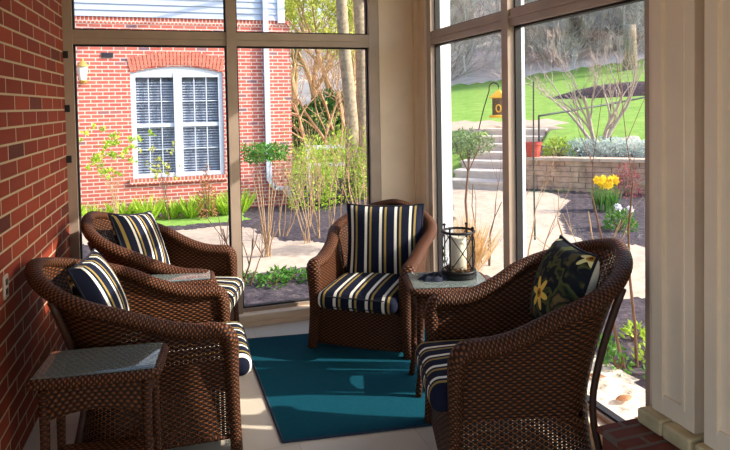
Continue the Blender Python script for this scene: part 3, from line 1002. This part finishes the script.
for row in range(6):
    h = .105; t_ = -2.45
    while t_ < 4.0:
        L = r.uniform(.22, .55); o = r.uniform(-.03, .03)
        sblock(12.66 + o + row * .012, 13.0, t_ + .006, t_ + L - .006, z, z + h - .008)
        t_ += L
    z += h
b.build('stones', M['stone'], rw)
b = MB(); t_ = -2.47
while t_ < 4.0:
    L = r.uniform(.5, .8); o = r.uniform(-.02, .02); sblock(12.66 + o, 13.05, t_ + .005, t_ + L - .005, z, z + .06); t_ += L
b.build('cap_stones', M['cap'], rw)
ZT = z + .06
x, y = xy_of(12.86, -2.27)
pot = thing('flower_pot', 'red clay pot on the stone wall beside the steps', 'pot', (x, y, ZT))
b = MB(); b.lathe([(.13, 0), (.165, .25), (.185, .25), (.185, .30), (.165, .30), (.15, .25)], 20); b.build('body', M['terracotta'], pot)
b = MB(); b.lathe([(.0, .24), (.15, .25), (.15, .255), (0, .26)], 16); b.build('soil', M['mulch'], pot)
WT = lambda s, t: (*xy_of(s, t), gz(*xy_of(s, t)))
clump('wall_shrub', 'yellow green leafy plant on the stone wall beside the red pot', 'plant', WT(13.45, -1.85), .32, .40, 360, 130, M['leaf_lime'], .08)
for i, (s, t_) in enumerate(((13.5, -1.42), (13.56, -1.08), (13.5, -.74), (13.56, -.4), (13.5, -.05))):
    clump('silver_plant', 'pale silvery mound plant on top of the stone wall', 'plant', WT(s, t_), .36, .38, 520, 140 + i, M['leaf_silver'], .07, .5, 'silvery plants on the stone wall')
clump('red_shrub', 'small reddish leafed shrub in front of the stone wall', 'shrub', WT(12.2, -.48), .26, .7, 420, 150, M['leaf_red'], .05)
# daffodils in front of wall
r = random.Random(17)
def daffodil_parts(t, r):
    b = MB(); b.tube([(0, 0, -.02), (.01, .01, .25), (.03 * r.uniform(-1, 1), -.03, .46)], [.006, .005, .004], 5); b.build('stem', M['leaf_green'], t)
    lb = MB()
    for k in range(7):
        leaf(lb, Vector((r.uniform(-.03, .03), r.uniform(-.03, .03), -.01)), Vector((r.uniform(-.25, .25), r.uniform(-.25, .25), 1)), .38, .03, r)
    lb.build('leaves', M['leaf_green'], t)
    fb = MB(); c = Vector((0, -.03, .46)); dirn = Vector((-.5, -.75, .2)).normalized()
    s1 = dirn.orthogonal().normalized(); s2 = dirn.cross(s1)
    for k in range(6):
        a = k * math.pi / 3; d = s1 * math.cos(a) + s2 * math.sin(a)
        sd_ = dirn.cross(d); b0 = len(fb.v)
        fb.v += [tuple(c), tuple(c + d * .04 + sd_ * .025), tuple(c + d * .075 + dirn * .01), tuple(c + d * .04 - sd_ * .025)]
        fb.face((b0, b0 + 1, b0 + 2, b0 + 3), [(0, 0)] * 4)
    fb.tube([c, c + dirn * .03, c + dirn * .055], [.018, .022, .03], 10)
    fb.build('flower', M['yellow'], t)
d0 = thing('daffodil', 'yellow daffodil in the clump before the stone wall', 'flower', G(6.75, 8.2), 0, 'daffodils before the stone wall')
daffodil_parts(d0, r)
for i in range(15):
    a = i * 2.4; k = .04 * (i + 1) ** .55
    p = G(6.75 + k * math.cos(a), 8.2 + k * math.sin(a)); copy_tree(d0, p, r.uniform(-.6, .6), scale=(.85, .85, r.uniform(.85, 1.15)))
clump('flowering_shrub', 'low bush with white flowers on the dark mulch island in the path', 'shrub', G(5.95, 6.95), .22, .28, 300, 160, M['leaf_green'], .06)
for i, (x, y) in enumerate(((5.85, 6.85), (6.0, 6.8), (5.98, 7.02))):
    b = MB(); rr = random.Random(i)
    o = thing('white_flower', 'white flower head on the low bush in the mulch island', 'flower', (x, y, gz(x, y) + .0), 0, 'white flower heads')
    for k in range(24): leaf(b, Vector((0, 0, .30)), rvec(rr) + Vector((0, 0, .6)), .06, .04, rr)
    b.build('petals', M['white_petal'], o)
    b = MB(); b.tube([(0, 0, -.02), (0, 0, .31)], .005, 5); b.build('stem', M['leaf_green'], o)

# handrail on the wall
hr = thing('handrail', 'dark green metal handrail rising behind the stone wall', 'railing', (0, 0, 0))
P0, P1, P2 = Vector((*xy_of(13.15, -2.2), 1.38)), Vector((*xy_of(14.6, -.9), 1.60)), Vector((*xy_of(16.5, 1.4), 2.05))
b = MB(); b.tube([P0, P1, P2], .022, 8); b.build('rail', M['rail'], hr)
for P in (P0, P1, P2):
    b = MB(); b.tube([(P.x, P.y, gz(P.x, P.y) - .05), P], .02, 8); b.build('post', M['rail'], hr)
# bird feeder on a shepherd's hook
x, y = xy_of(15.6, -4.15)
hk = thing('shepherd_hook', 'dark garden hook pole holding the yellow bird feeder by the steps', 'pole', (x, y, gz(x, y)))
b = MB()
cam_r = Vector((.86, -.51, 0))
pts = [Vector((0, 0, -.1)), cam_r * .16 + Vector((0, 0, .55)), cam_r * .30 + Vector((0, 0, 1.0))]
for i in range(9):
    a = math.pi * (1 - i / 8)
    pts.append(cam_r * (.30 + .12 + .12 * math.cos(a)) + Vector((0, 0, 1.08 + .12 * math.sin(a))))
b.tube(pts, .016, 6); b.build('hook', M['black'], hk)
tip = Vector((x, y, gz(x, y))) + pts[-1]
fd = thing('bird_feeder', 'yellow roofed hanging bird feeder with a dark mesh tube at the top of the steps', 'bird feeder', (tip.x, tip.y, tip.z - .78))
b = MB(); b.lathe([(.27, .50), (.28, .53), (.10, .66), (.04, .70), (0.01, .72)], 4); b.build('roof', M['feeder_yellow'], fd)
b = MB(); b.lathe([(.17, .06), (.17, .50)], 16); b.build('seed_tube', M['feeder_tube'], fd)
b = MB(); b.lathe([(.24, 0), (.25, .03), (.25, .06), (.18, .07)], 20); b.build('tray', M['feeder_yellow'], fd)
b = MB(); b.tube([(0, 0, .70), (0, 0, .785)], .008, 6); b.build('hanger', M['black'], fd)
b = MB()   # round port ring facing the path
cdir = Vector((-.55, -.83, 0)); cs = Vector((.83, -.55, 0)); c = cdir * .172 + Vector((0, 0, .24))
b.tube([c + (cs * math.cos(a) * .06 + Vector((0, 0, 1)) * math.sin(a) * .09) for a in [i * math.pi / 8 for i in range(17)]], .016, 6)
b.build('port', M['feeder_yellow'], fd)
sk = thing('garden_stake', 'thin dark straight garden stake standing near the middle mullion', 'stake', G(4.53, 6.85))
b = MB(); b.tube([(0, 0, -.1), (0, .02, 1.0), (.01, .02, 2.05)], [.013, .012, .010], 6); b.build('rod', M['rail'], sk)

# ornamental bare tree on the wall bed
bare_tree('ornamental_tree', 'bare pale many stemmed tree spreading above the stone wall', WT(13.9, -1.05), 3.6, 31, M['twig_pale'], 4, None, 4, .05, .6, (2, 4), .75)
b = MB()
stn = thing('garden_stone', 'tan boulder beside the foot of the bare ornamental tree', 'stone', WT(14.0, -.5))
b.rbox((-.28, -.2, -.05), (.28, .2, .3), .14, 4, 0, 0, 1, lambda o: Vector((.03 * math.sin(o.y * 20 + o.z * 9), .03 * math.sin(o.z * 14), .03 * math.sin(o.x * 11)))); b.build('boulder', M['cap'], stn)
# long low dark mound on the lawn
b = MB(); mc = WT(21.5, -.75)
r = random.Random(4)
def mound(u, v):
    a = u * 2 * math.pi; k = v
    lx, ly = 2.6 * k * math.cos(a), .6 * k * math.sin(a)
    x = mc[0] + lx * TE[0] + ly * SE[0]; y = mc[1] + lx * TE[1] + ly * SE[1]
    return (x, y, gz(x, y) + .42 * (1 - k * k) - .03)
b.grid(mound, 32, 8, True, True)
o = b.build('dark_mound', M['mulch'], None, True)
tag(o, 'long dark mound on the sunny lawn at right', 'mound')

# plants close outside the right window wall
def stems_plant(label, loc, seeds, mat, h, rad, lean, depth=1, group=None, stems=2):
    return bare_shrub('bare_shrub', label, 'shrub', loc, h, stems, seeds, mat, rad, depth, lean, None, 0, .03, group, True, .45, (1, 2))
stems_plant('tall thin dark stemmed shrub against the right window nearest the pilaster', G(2.95, 3.35), 201, M['twig_dark'], 1.9, .013, .22, 2)
stems_plant('thin bare tan shrub behind the right hand wicker chair back', G(3.1, 4.05), 202, M['twig'], 1.55, .010, .3, 2, stems=3)
stems_plant('forked bare tan shrub just right of the middle mullion', G(3.2, 5.0), 203, M['twig'], 1.35, .010, .35, 2, stems=3)
stems_plant('leaning bare shrub behind the lantern left of the middle mullion', G(3.35, 6.0), 204, M['twig_dark'], 1.5, .010, .3, 2, stems=3)
t = clump('standard_shrub', 'small grey green leaved tree with thin bare stem before the steps', 'shrub', G(3.5, 6.7), .3, .3, 10, 205, M['leaf_grey'], .05)
r = random.Random(9); lb = MB()
for i in range(1100):
    v = rvec(r); k = r.random() ** .4
    leaf(lb, Vector((v.x * .34 * k, v.y * .34 * k, 1.30 + v.z * .17 * k)), rvec(r), .055, .02, r)
lb.build('crown', M['leaf_grey'], t)
b = MB(); b.tube([(0, 0, -.04), (-.04, 0, .6), (.03, 0, 1.25)], [.018, .015, .01], 7)
for a in range(6): b.tube([(.0, 0, .95), (.18 * math.cos(a * 1.05), .18 * math.sin(a * 1.05), 1.3)], .006, 5)
b.build('trunk', M['twig_dark'], t)
t = thing('dormant_grass', 'tan dried ornamental grass behind the lantern on the table', 'grass', G(3.0, 5.75))
lb = MB(); r = random.Random(10)
for i in range(420):
    d = Vector((r.gauss(0, .32), r.gauss(0, .32), 1)); leaf(lb, Vector((r.uniform(-.07, .07), r.uniform(-.07, .07), -.02)), d, r.uniform(.4, .72), .012, r)
lb.build('blades', M['straw'], t)
for i, (x, y) in enumerate(((2.62, 3.55), (2.78, 3.75), (2.95, 3.6), (3.12, 3.35), (2.98, 3.1), (3.2, 3.05), (2.85, 3.35), (3.3, 3.7))):
    clump('green_weed', 'small bright green weed in the bed outside the right window', 'plant', G(x, y), .10, .11, 60, 170 + i, M['leaf_lime'] if i % 2 else M['leaf_green'], .05, .5, 'green weeds outside the right window')
for i, (x, y) in enumerate(((2.55, 2.95), (2.72, 2.8), (2.6, 3.25), (2.9, 2.9), (2.48, 2.7))):
    o = thing('fallen_leaf', 'curled brown fallen leaf on the pale gravel outside the right window', 'leaf', (x, y, gz(x, y) + .012), i * 1.3, 'fallen leaves on the gravel')
    b = MB(); rr = random.Random(i); b.grid(lambda u, v: ((u - .5) * .12, (v - .5) * .07 * math.sin(math.pi * min(.98, max(.04, u))), .012 + .02 * math.cos((v - .5) * 3) * math.sin(u * 3)), 8, 4); b.build('blade', M['leaf_rust'], o)

# woodland on the hill behind the lawn: one tree of each kind, then copies
kinds = []
for k in range(4):
    r = random.Random(300 + k)
    t = thing('woodland_tree', 'tall bare grey woodland tree on the slope behind the lawn', 'tree', (0, 0, 0), 0, 'bare woodland trees behind the lawn')
    mb = MB(); tips = []
    h = 7.5
    pts = [(.15 * math.sin(i * 1.1 + k), .15 * math.cos(i * .9 + k), -.2 + h * i / 9) for i in range(10)]
    rd = [(.075 if k % 2 else .12) * (1 - .8 * i / 9) for i in range(10)]
    mb.tube(pts, rd, 6)
    for i in range(26):
        j = r.randint(0, 9); a = r.uniform(0, 6.28)
        grow(mb, Vector(pts[j]), Vector((math.cos(a), math.sin(a), .55)), 2.0 * (1.25 - j / 12), max(rd[j] * .45, .022), 4, r, tips, .75, .10, 3, (2, 4), 3, .0075, .66)
    mb.build('branches', M['wood_bark'] if k % 2 else M['wood_dark'], t, True)
    kinds.append(t)
r = random.Random(77)
spots = []
for i in range(104):
    s = 33.5 + 42 * r.random() ** 1.5
    # seen wedge: bearings of 26 to 48 degrees from +Y, and 12 to 22 for the gap beside the house
    be = R(r.uniform(23, 50)) if i < 80 else R(r.uniform(9, 23))
    d = s / (math.sin(be) * SE[0] + math.cos(be) * SE[1])
    spots.append((d * math.sin(be), d * math.cos(be)))
for i, (x, y) in enumerate(spots):
    sc = r.uniform(.75, 1.25)
    if i < 4: o = kinds[i]; o.location = G(x, y); o.rotation_euler = (0, 0, r.uniform(0, 6.28)); o.scale = (sc, sc, sc)
    else: copy_tree(kinds[i % 4], G(x, y), r.uniform(0, 6.28), scale=(sc, sc, sc))
x, y = 25.5, 32
clump('conifer', 'dark green conifer standing among the bare woodland trees', 'tree', G(x, y), 1.5, 4.6, 2200, 400, M['leaf_dark'], .45, .5)
x, y = 17.5, 24.5
rv = thing('cut_trunk', 'pale thick short trunk on the lawn edge at far right', 'trunk', (*xy_of(29, -1.0), gz(*xy_of(29, -1.0))))
b = MB(); b.tube([(0, 0, -.2), (.03, 0, .8), (0, 0, 1.9)], [.32, .28, .26], 12); b.build('bole', M['bark'], rv, True)
# twiggy undergrowth nobody could count
mb = MB(); r = random.Random(78); tips = []
for i in range(260):
    be = R(r.uniform(10, 50)); s = 33 + 14 * r.random()
    d = s / (math.sin(be) * SE[0] + math.cos(be) * SE[1]); x, y = d * math.sin(be), d * math.cos(be)
    for k in range(3): grow(mb, Vector((x, y, gz(x, y) - .1)), Vector((r.uniform(-.5, .5), r.uniform(-.5, .5), 1)), .9, .014, 2, r, tips, .7, .1, 3, (2, 3), 3, .006)
o = mb.build('undergrowth', M['wood_bark']); tag(o, 'twiggy brown undergrowth along the edge of the woodland', 'brush', kind='stuff')

# ------------------------------------------------------------------ rug
rc = [(.525, 3.03), (1.86, 2.85), (1.86, 4.28), (.508, 4.47)]
rug = thing('area_rug', 'teal blue rug lying between the wicker chairs', 'rug', (0, 0, 0))
b = MB()
hi = [(x, y, .010) for x, y in rc]; lo = [(x, y, 0.001) for x, y in rc]
b.poly(hi)
for k in range(4): b.poly([lo[k], lo[(k + 1) % 4], hi[(k + 1) % 4], hi[k]])
b.build('pile', M['rug'], rug)
b = MB()
for k in range(4):
    p, q = Vector((*rc[k], .006)), Vector((*rc[(k + 1) % 4], .006))
    b.tube([p, q], .0075, 6)
b.build('binding', M['rug_edge'], rug)

# ------------------------------------------------------------------ wicker chairs
CW, CYF, CYA, CD = .325, -.40, .05, .215
def chair_path():
    pts = []
    n1, n2 = 10, 40
    for i in range(n1): pts.append((-CW, CYF + (CYA - CYF) * i / n1, -1, 0))
    for i in range(n2 + 1):
        a = math.pi * (1 - i / n2)
        c_, s_ = math.cos(a), math.sin(a)
        e = .86
        x, y = CW * math.copysign(abs(c_) ** e, c_), CYA + CD * abs(s_) ** e
        nn = Vector((c_ / CW, s_ / CD, 0)).normalized()
        pts.append((x, y, nn.x, nn.y))
    for i in range(n1): pts.append((CW, CYA + (CYF - CYA) * (i + 1) / n1, 1, 0))
    L = [0]
    for p, q in zip(pts, pts[1:]): L.append(L[-1] + math.hypot(q[0] - p[0], q[1] - p[1]))
    return pts, L
CP, CL = chair_path()
def cpath(s):
    d = s * CL[-1]
    i = max(0, min(len(CL) - 2, int(np.searchsorted(CL, d)) - 1))
    k = (d - CL[i]) / max(1e-9, CL[i + 1] - CL[i])
    p, q = CP[i], CP[i + 1]
    v = [p[j] + (q[j] - p[j]) * k for j in range(4)]
    l_ = math.hypot(v[2], v[3]); return v[0], v[1], v[2] / l_, v[3] / l_
def cH(s):
    t = 1 - abs(2 * s - 1)
    return .605 + .32 * smooth(.10, 1.08, t) / smooth(.10, 1.08, 1.0)
def coff(s, z):
    t = 1 - abs(2 * s - 1)
    be = smooth(.35, .95, t)
    arm = .025 * max(0, (z - .3) / .33) ** 2
    bk = .215 * max(0, (z - .34) / .58) ** 1.35
    low = .04 * max(0, (.34 - z) / .34) ** 1.5
    return arm * (1 - be) + bk * be + low
def cP(s, z, inset=0):
    x, y, nx_, ny_ = cpath(s); o = coff(s, z) - inset
    return Vector((x + nx_ * o, y + ny_ * o, z))
def make_chair(label):
    t = thing('wicker_armchair', label, 'armchair')
    TL = CL[-1]
    b = MB()
    zb = .075
    fo = lambda u, v: cP(u, zb + (cH(u) - zb) * v)
    fi = lambda u, v: cP(u, .30 + (cH(u) - .30) * v, .028)
    b.grid(fo, 72, 22, False, True, 0, lambda u, v: (u * TL, zb + (cH(u) - zb) * v))
    b.grid(fi, 72, 16, False, False, 0, lambda u, v: (u * TL, .30 + (cH(u) - .30) * v))
    b.build('body', M['wicker'], t, True)
    b = MB()
    b.grid(lambda u, v: (-CW + .02 + (2 * CW - .04) * u, CYF - .025 - .02 * math.sin(math.pi * u), .055 + .265 * v), 12, 6, False, False, 0, lambda u, v: (u * 2 * CW, v * .265))
    b.grid(lambda u, v: (-CW + .02 + (2 * CW - .04) * u, CYF + .005 - .02 * math.sin(math.pi * u), .055 + .265 * v), 12, 6, False, True, 0, lambda u, v: (u * 2 * CW, v * .265))
    b.build('front_apron', M['wicker'], t, True)
    b = MB(); b.rbox((-CW + .025, CYF - .03, .295), (CW - .025, CYA + CD - .09, .325), .01, 2); b.build('seat_deck', M['wicker_dark'], t)
    # braided rim: up one arm front, round the back, down the other
    pts, sides = [], []
    x0, y0, _, _ = cpath(0)
    H0 = cH(0)
    for z in np.linspace(.0, H0 - .06, 12): pts.append(Vector((-CW - coff(0, z) * .6, CYF - .01 - .02 * (1 - z / H0), z))); sides.append((-1, 0, 0))
    for a in (25, 50, 72): pts.append(Vector((-CW - coff(0, H0) * .8, CYF - .01 + .055 * (1 - math.cos(R(a))), H0 - .06 + .06 * math.sin(R(a))))); sides.append((-1, 0, 0))
    ss = list(np.linspace(.04, .96, 70))
    for s in ss:
        p = cP(s, cH(s), .012); pts.append(p); _, _, nx_, ny_ = cpath(s); sides.append((nx_, ny_, 0))
    k = 15
    m = [(Vector((-p.x, p.y, p.z))) for p in pts[:k]][::-1]
    pts += m; sides += [(1, 0, 0)] * k
    wid = [max(.86, min(1.28, 1.32 - .5 * max(0, (p.y + .30)) )) if p.z > .5 else .9 + .36 * (p.z / .5) ** 3 for p in pts]
    b.sweep(pts, sides, .041, .031, 12, 0, wid)
    b.build('arm_rim', M['wicker_rim'], t, True)
    for s in (.36, .64):
        b = MB(); q = []
        for z in np.linspace(0, .82, 14):
            p = cP(s, max(.05, z)); _, _, nx_, ny_ = cpath(s); k = .028 + .03 * max(0, (.25 - z) / .25)
            q.append((p.x + nx_ * k, p.y + ny_ * k, z))
        b.tube(q, .017, 8); b.build('rear_post', M['cane'], t, True)
    b = MB(); b.tube([cP(s, .075, .004) for s in np.linspace(.0, 1, 40)], .013, 6); b.tube([(-CW, CYF - .02, .055), (0, CYF - .035, .055), (CW, CYF - .02, .055)], .013, 6)
    b.build('base_rail', M['wicker_dark'], t, True)
    b = MB(); b.rbox((-.285, -.52, .318), (.285, .19, .44), .055, 5, 0, .025); cu = b.build('seat_cushion', M['stripe'], t, True)
    cu['label'] = 'navy and cream striped seat cushion'
    b = MB()
    for z in (.348, .415):
        c_ = []
        for i in range(49):
            a = 2 * math.pi * i / 48
            cx_, cy_ = math.copysign(abs(math.cos(a)) ** .28, math.cos(a)), math.copysign(abs(math.sin(a)) ** .28, math.sin(a))
            c_.append((.279 * cx_, -.165 + .348 * cy_, z))
        b.tube(c_, .005, 5, cap=False)
    b.build('piping', M['piping'], cu)
    return t

chairs = [
 ('brown wicker armchair in the far corner facing forward with a striped back pillow', (1.48, 4.29, .0), R(-37), (1, 1, .97)),
 ('brown wicker armchair by the brick wall nearest the small front table', (-.14, 3.41, 0), R(88), (1, 1.05, 1.0)),
 ('brown wicker armchair at back left beside the tall window mullion', (-.04, 4.42, 0), R(73), (1, 1, 1.05)),
 ('brown wicker armchair at right seen from its side with a floral pillow', (1.61, 2.53, 0), R(-105), (.96, .96, 1.085)),
]
proto = make_chair(chairs[0][0])
proto.location, proto.rotation_euler = chairs[0][1], (0, 0, chairs[0][2])
proto['group'] = 'wicker armchairs'
proto.scale = chairs[0][3]
for lab, loc, rz, sc in chairs[1:]: copy_tree(proto, loc, rz, lab, 'wicker armchairs', sc)

def pillow(label, chair_loc, rz, local, S, T, tilt, front, back, twist=0, roll=0):
    b = MB()
    def side(sg):
        def fn(u, v):
            a, c = u * 2 - 1, v * 2 - 1
            h = T * (max(0, (1 - a * a) * (1 - c * c))) ** .42
            x = S * a * (1 - .07 * (1 - c * c) * abs(a)); z = S * c * (1 - .07 * (1 - a * a) * abs(c))
            return (x, sg * h, z)
        return fn
    uvf = lambda u, v: ((u * 2 - 1) * S, (v * 2 - 1) * S)
    b.grid(side(-1), 20, 20, False, False, 0, uvf)
    b.grid(side(1), 20, 20, False, True, 1, uvf)
    Rm = Matrix.Rotation(rz, 4, 'Z')
    p = Vector(chair_loc) + Rm @ Vector(local)
    t = thing('throw_pillow', label, 'pillow', p)
    t.rotation_euler = (-tilt, roll, rz + twist)
    b.build('cover', [front, back], t, True)
    e = MB(); loop = []
    for i in range(61):
        k = (i % 60) / 15; q = int(k); f = (k - q) * 2 - 1
        a, c = [(f, -1), (1, f), (-f, 1), (-1, -f)][q]
        loop.append((S * a * (1 - .07 * (1 - c * c)), 0, S * c * (1 - .07 * (1 - a * a))))
    e.tube(loop, .007, 6, cap=False); e.build('piping', M['piping'], t, True)
C = chairs
pillow('large navy, cream and olive striped pillow standing in the far corner chair', C[0][1], C[0][2], (.03, .10, .645), .295, .08, R(15), M['stripe'], M['floral'], R(12))
pillow('dark striped pillow in the chair nearest the brick wall and front table', C[1][1], C[1][2], (-.02, .19, .74), .215, .085, R(24), M['stripe'], M['floral'], R(-8))
pillow('navy and cream striped pillow tilted in the back left chair', C[2][1], C[2][2], (0, .13, .755), .245, .08, R(24), M['stripe'], M['floral'], R(-14), R(8))
pillow('dark floral pillow with yellow daffodil print in the right hand chair', C[3][1], C[3][2], (.05, .17, .815), .215, .115, R(20), M['floral'], M['stripe'], R(0))

# ------------------------------------------------------------------ wicker side tables
def table(label, loc, rz, w_, d_, h):
    t = thing('side_table', label, 'side table', loc, rz, 'wicker side tables')
    b = MB(); b.rbox((-w_ / 2, -d_ / 2, h - .045), (w_ / 2, d_ / 2, h - .008), .018, 4); b.build('tabletop', M['wicker_table'], t, True)
    b = MB()
    lp = []
    for i in range(49):
        a = 2 * math.pi * i / 48
        lp.append((math.copysign(abs(math.cos(a)) ** .2, math.cos(a)) * (w_ / 2 - .004), math.copysign(abs(math.sin(a)) ** .2, math.sin(a)) * (d_ / 2 - .004), h - .026))
    b.tube(lp, .022, 8, cap=False); b.build('braided_edge', M['wicker_rim'], t, True)
    b = MB(); b.rbox((-w_ / 2 + .012, -d_ / 2 + .012, h - .008), (w_ / 2 - .012, d_ / 2 - .012, h), .004, 2); b.build('glass_top', M['table_glass'], t, True)
    ix, iy = w_ / 2 - .05, d_ / 2 - .045
    def apron(p, q):
        b = MB(); n = 12
        P, Q = Vector((*p, 0)), Vector((*q, 0)); nn = Vector((Q.y - P.y, P.x - Q.x, 0)).normalized() * .008
        for sg in (-1, 1):
            b.grid(lambda u, v: tuple(P.lerp(Q, u) + nn * sg + Vector((0, 0, h - .045 - (.15 - .035 * math.sin(math.pi * u)) * v))), n, 4, False, sg < 0, 0, lambda u, v: (u * (Q - P).length, v * .15))
        b.grid(lambda u, v: tuple(P.lerp(Q, u) + nn * (v * 2 - 1) + Vector((0, 0, h - .045 - .15 + .035 * math.sin(math.pi * u)))), n, 1)
        b.build('apron', M['wicker_table'], t)
    cs = [(-ix, -iy), (ix, -iy), (ix, iy), (-ix, iy)]
    for k in range(4): apron(cs[k], cs[(k + 1) % 4])
    for x, y in cs:
        b = MB(); sx, sy = math.copysign(1, x), math.copysign(1, y)
        b.tube([(x, y, h - .045), (x, y, h * .6), (x + sx * .005, y + sy * .005, .12), (x + sx * .02, y + sy * .02, 0)], [.022, .02, .017, .019], 10)
        b.build('leg', M['wicker_dark'], t, True)
    b = MB(); b.rbox((-ix, -iy, .19), (ix, iy, .21), .008, 2); b.build('shelf', M['wicker_table'], t, True)
    return t
T_LEFT = table('wicker side table at front left with glass top against the brick wall', (-.285, 2.85, 0), R(-7), .50, .31, .62)
T_MID = table('low wicker side table squeezed between the two left armchairs', (.02, 3.925, 0), R(-3), .48, .22, .66)
T_BACK = table('wicker side table by the right window holding the black lantern', (1.585, 3.32, 0), R(-15), .47, .35, .645)

# lantern, cloth
ln = thing('candle_lantern', 'black iron and glass candle lantern on the corner side table', 'lantern', (1.675, 3.345, .645), R(10))
b = MB(); b.lathe([(.105, 0), (.108, .008), (.108, .026), (.098, .03)], 32); b.build('base', M['black'], ln)
b = MB(); b.lathe([(.088, .03), (.088, .285), (.085, .285), (.085, .031)], 32); b.build('glass_cylinder', M['lamp_glass'], ln, True)
b = MB()
ring = lambda z, r_: [(r_ * math.cos(a), r_ * math.sin(a), z) for a in [i * math.pi / 16 for i in range(33)]]
b.tube(ring(.275, .096), .008, 6, cap=False); b.tube(ring(.04, .098), .008, 6, cap=False); b.build('ring', M['black'], ln, True)
b = MB()
for i in range(4):
    a = i * math.pi / 2 + .4
    b.tube([(.098 * math.cos(a), .098 * math.sin(a), .02), (.098 * math.cos(a), .098 * math.sin(a), .30)], .006, 6)
    b.lathe([(.0, .295), (.010, .30), (.010, .308), (0, .315)], 8, (.098 * math.cos(a), .098 * math.sin(a), 0))
b.build('upright', M['black'], ln)
b = MB()
for i in range(4):
    a0 = i * math.pi / 2 + .4
    for sg in (0, 1):
        q = []
        for k in range(9):
            a = a0 + (math.pi / 2) * (k / 8 if sg == 0 else 1 - k / 8); q.append((.097 * math.cos(a), .097 * math.sin(a), .05 + .22 * k / 8))
        b.tube(q, .0032, 5)
b.build('crossed_wire', M['black'], ln)
b = MB(); b.lathe([(.045, .032), (.048, .05), (.048, .235), (.04, .245), (.02, .238)], 24); cd_ = b.build('candle', M['candle'], ln, True)
b = MB(); b.tube([(0, 0, .23), (.003, 0, .262)], .002, 5); b.build('wick', M['black'], cd_)
b = MB(); r = random.Random(3)
for i in range(150):
    a = r.uniform(0, 6.28); k = r.uniform(.053, .08); leaf(b, Vector((k * math.cos(a), k * math.sin(a), .034 + .03 * r.random())), rvec(r), .022, .014, r)
o = b.build('dried_petals', M['potpourri'], ln); o['kind'] = 'stuff'
b = MB(); r = random.Random(6)
def cl(u, v):
    a = u * 2 * math.pi; k = v
    rr = .085 * (1 + .22 * math.sin(3 * a + 1) + .12 * math.sin(7 * a))
    return (rr * 1.35 * k * math.cos(a), rr * .62 * k * math.sin(a), .004 + .026 * (1 - k * k) * (1 + .35 * math.sin(9 * a + k * 6)) + .006 * math.sin(11 * k))
b.grid(cl, 48, 14, True, True)
b.lathe([(.05, 0.0005), (.06, .003)], 16)
o = b.build('crumpled_cloth', M['navycloth'], None, True, (1.525, 3.34, .645), (0, 0, R(-10)))
tag(o, 'crumpled dark navy cloth lying beside the lantern', 'cloth')
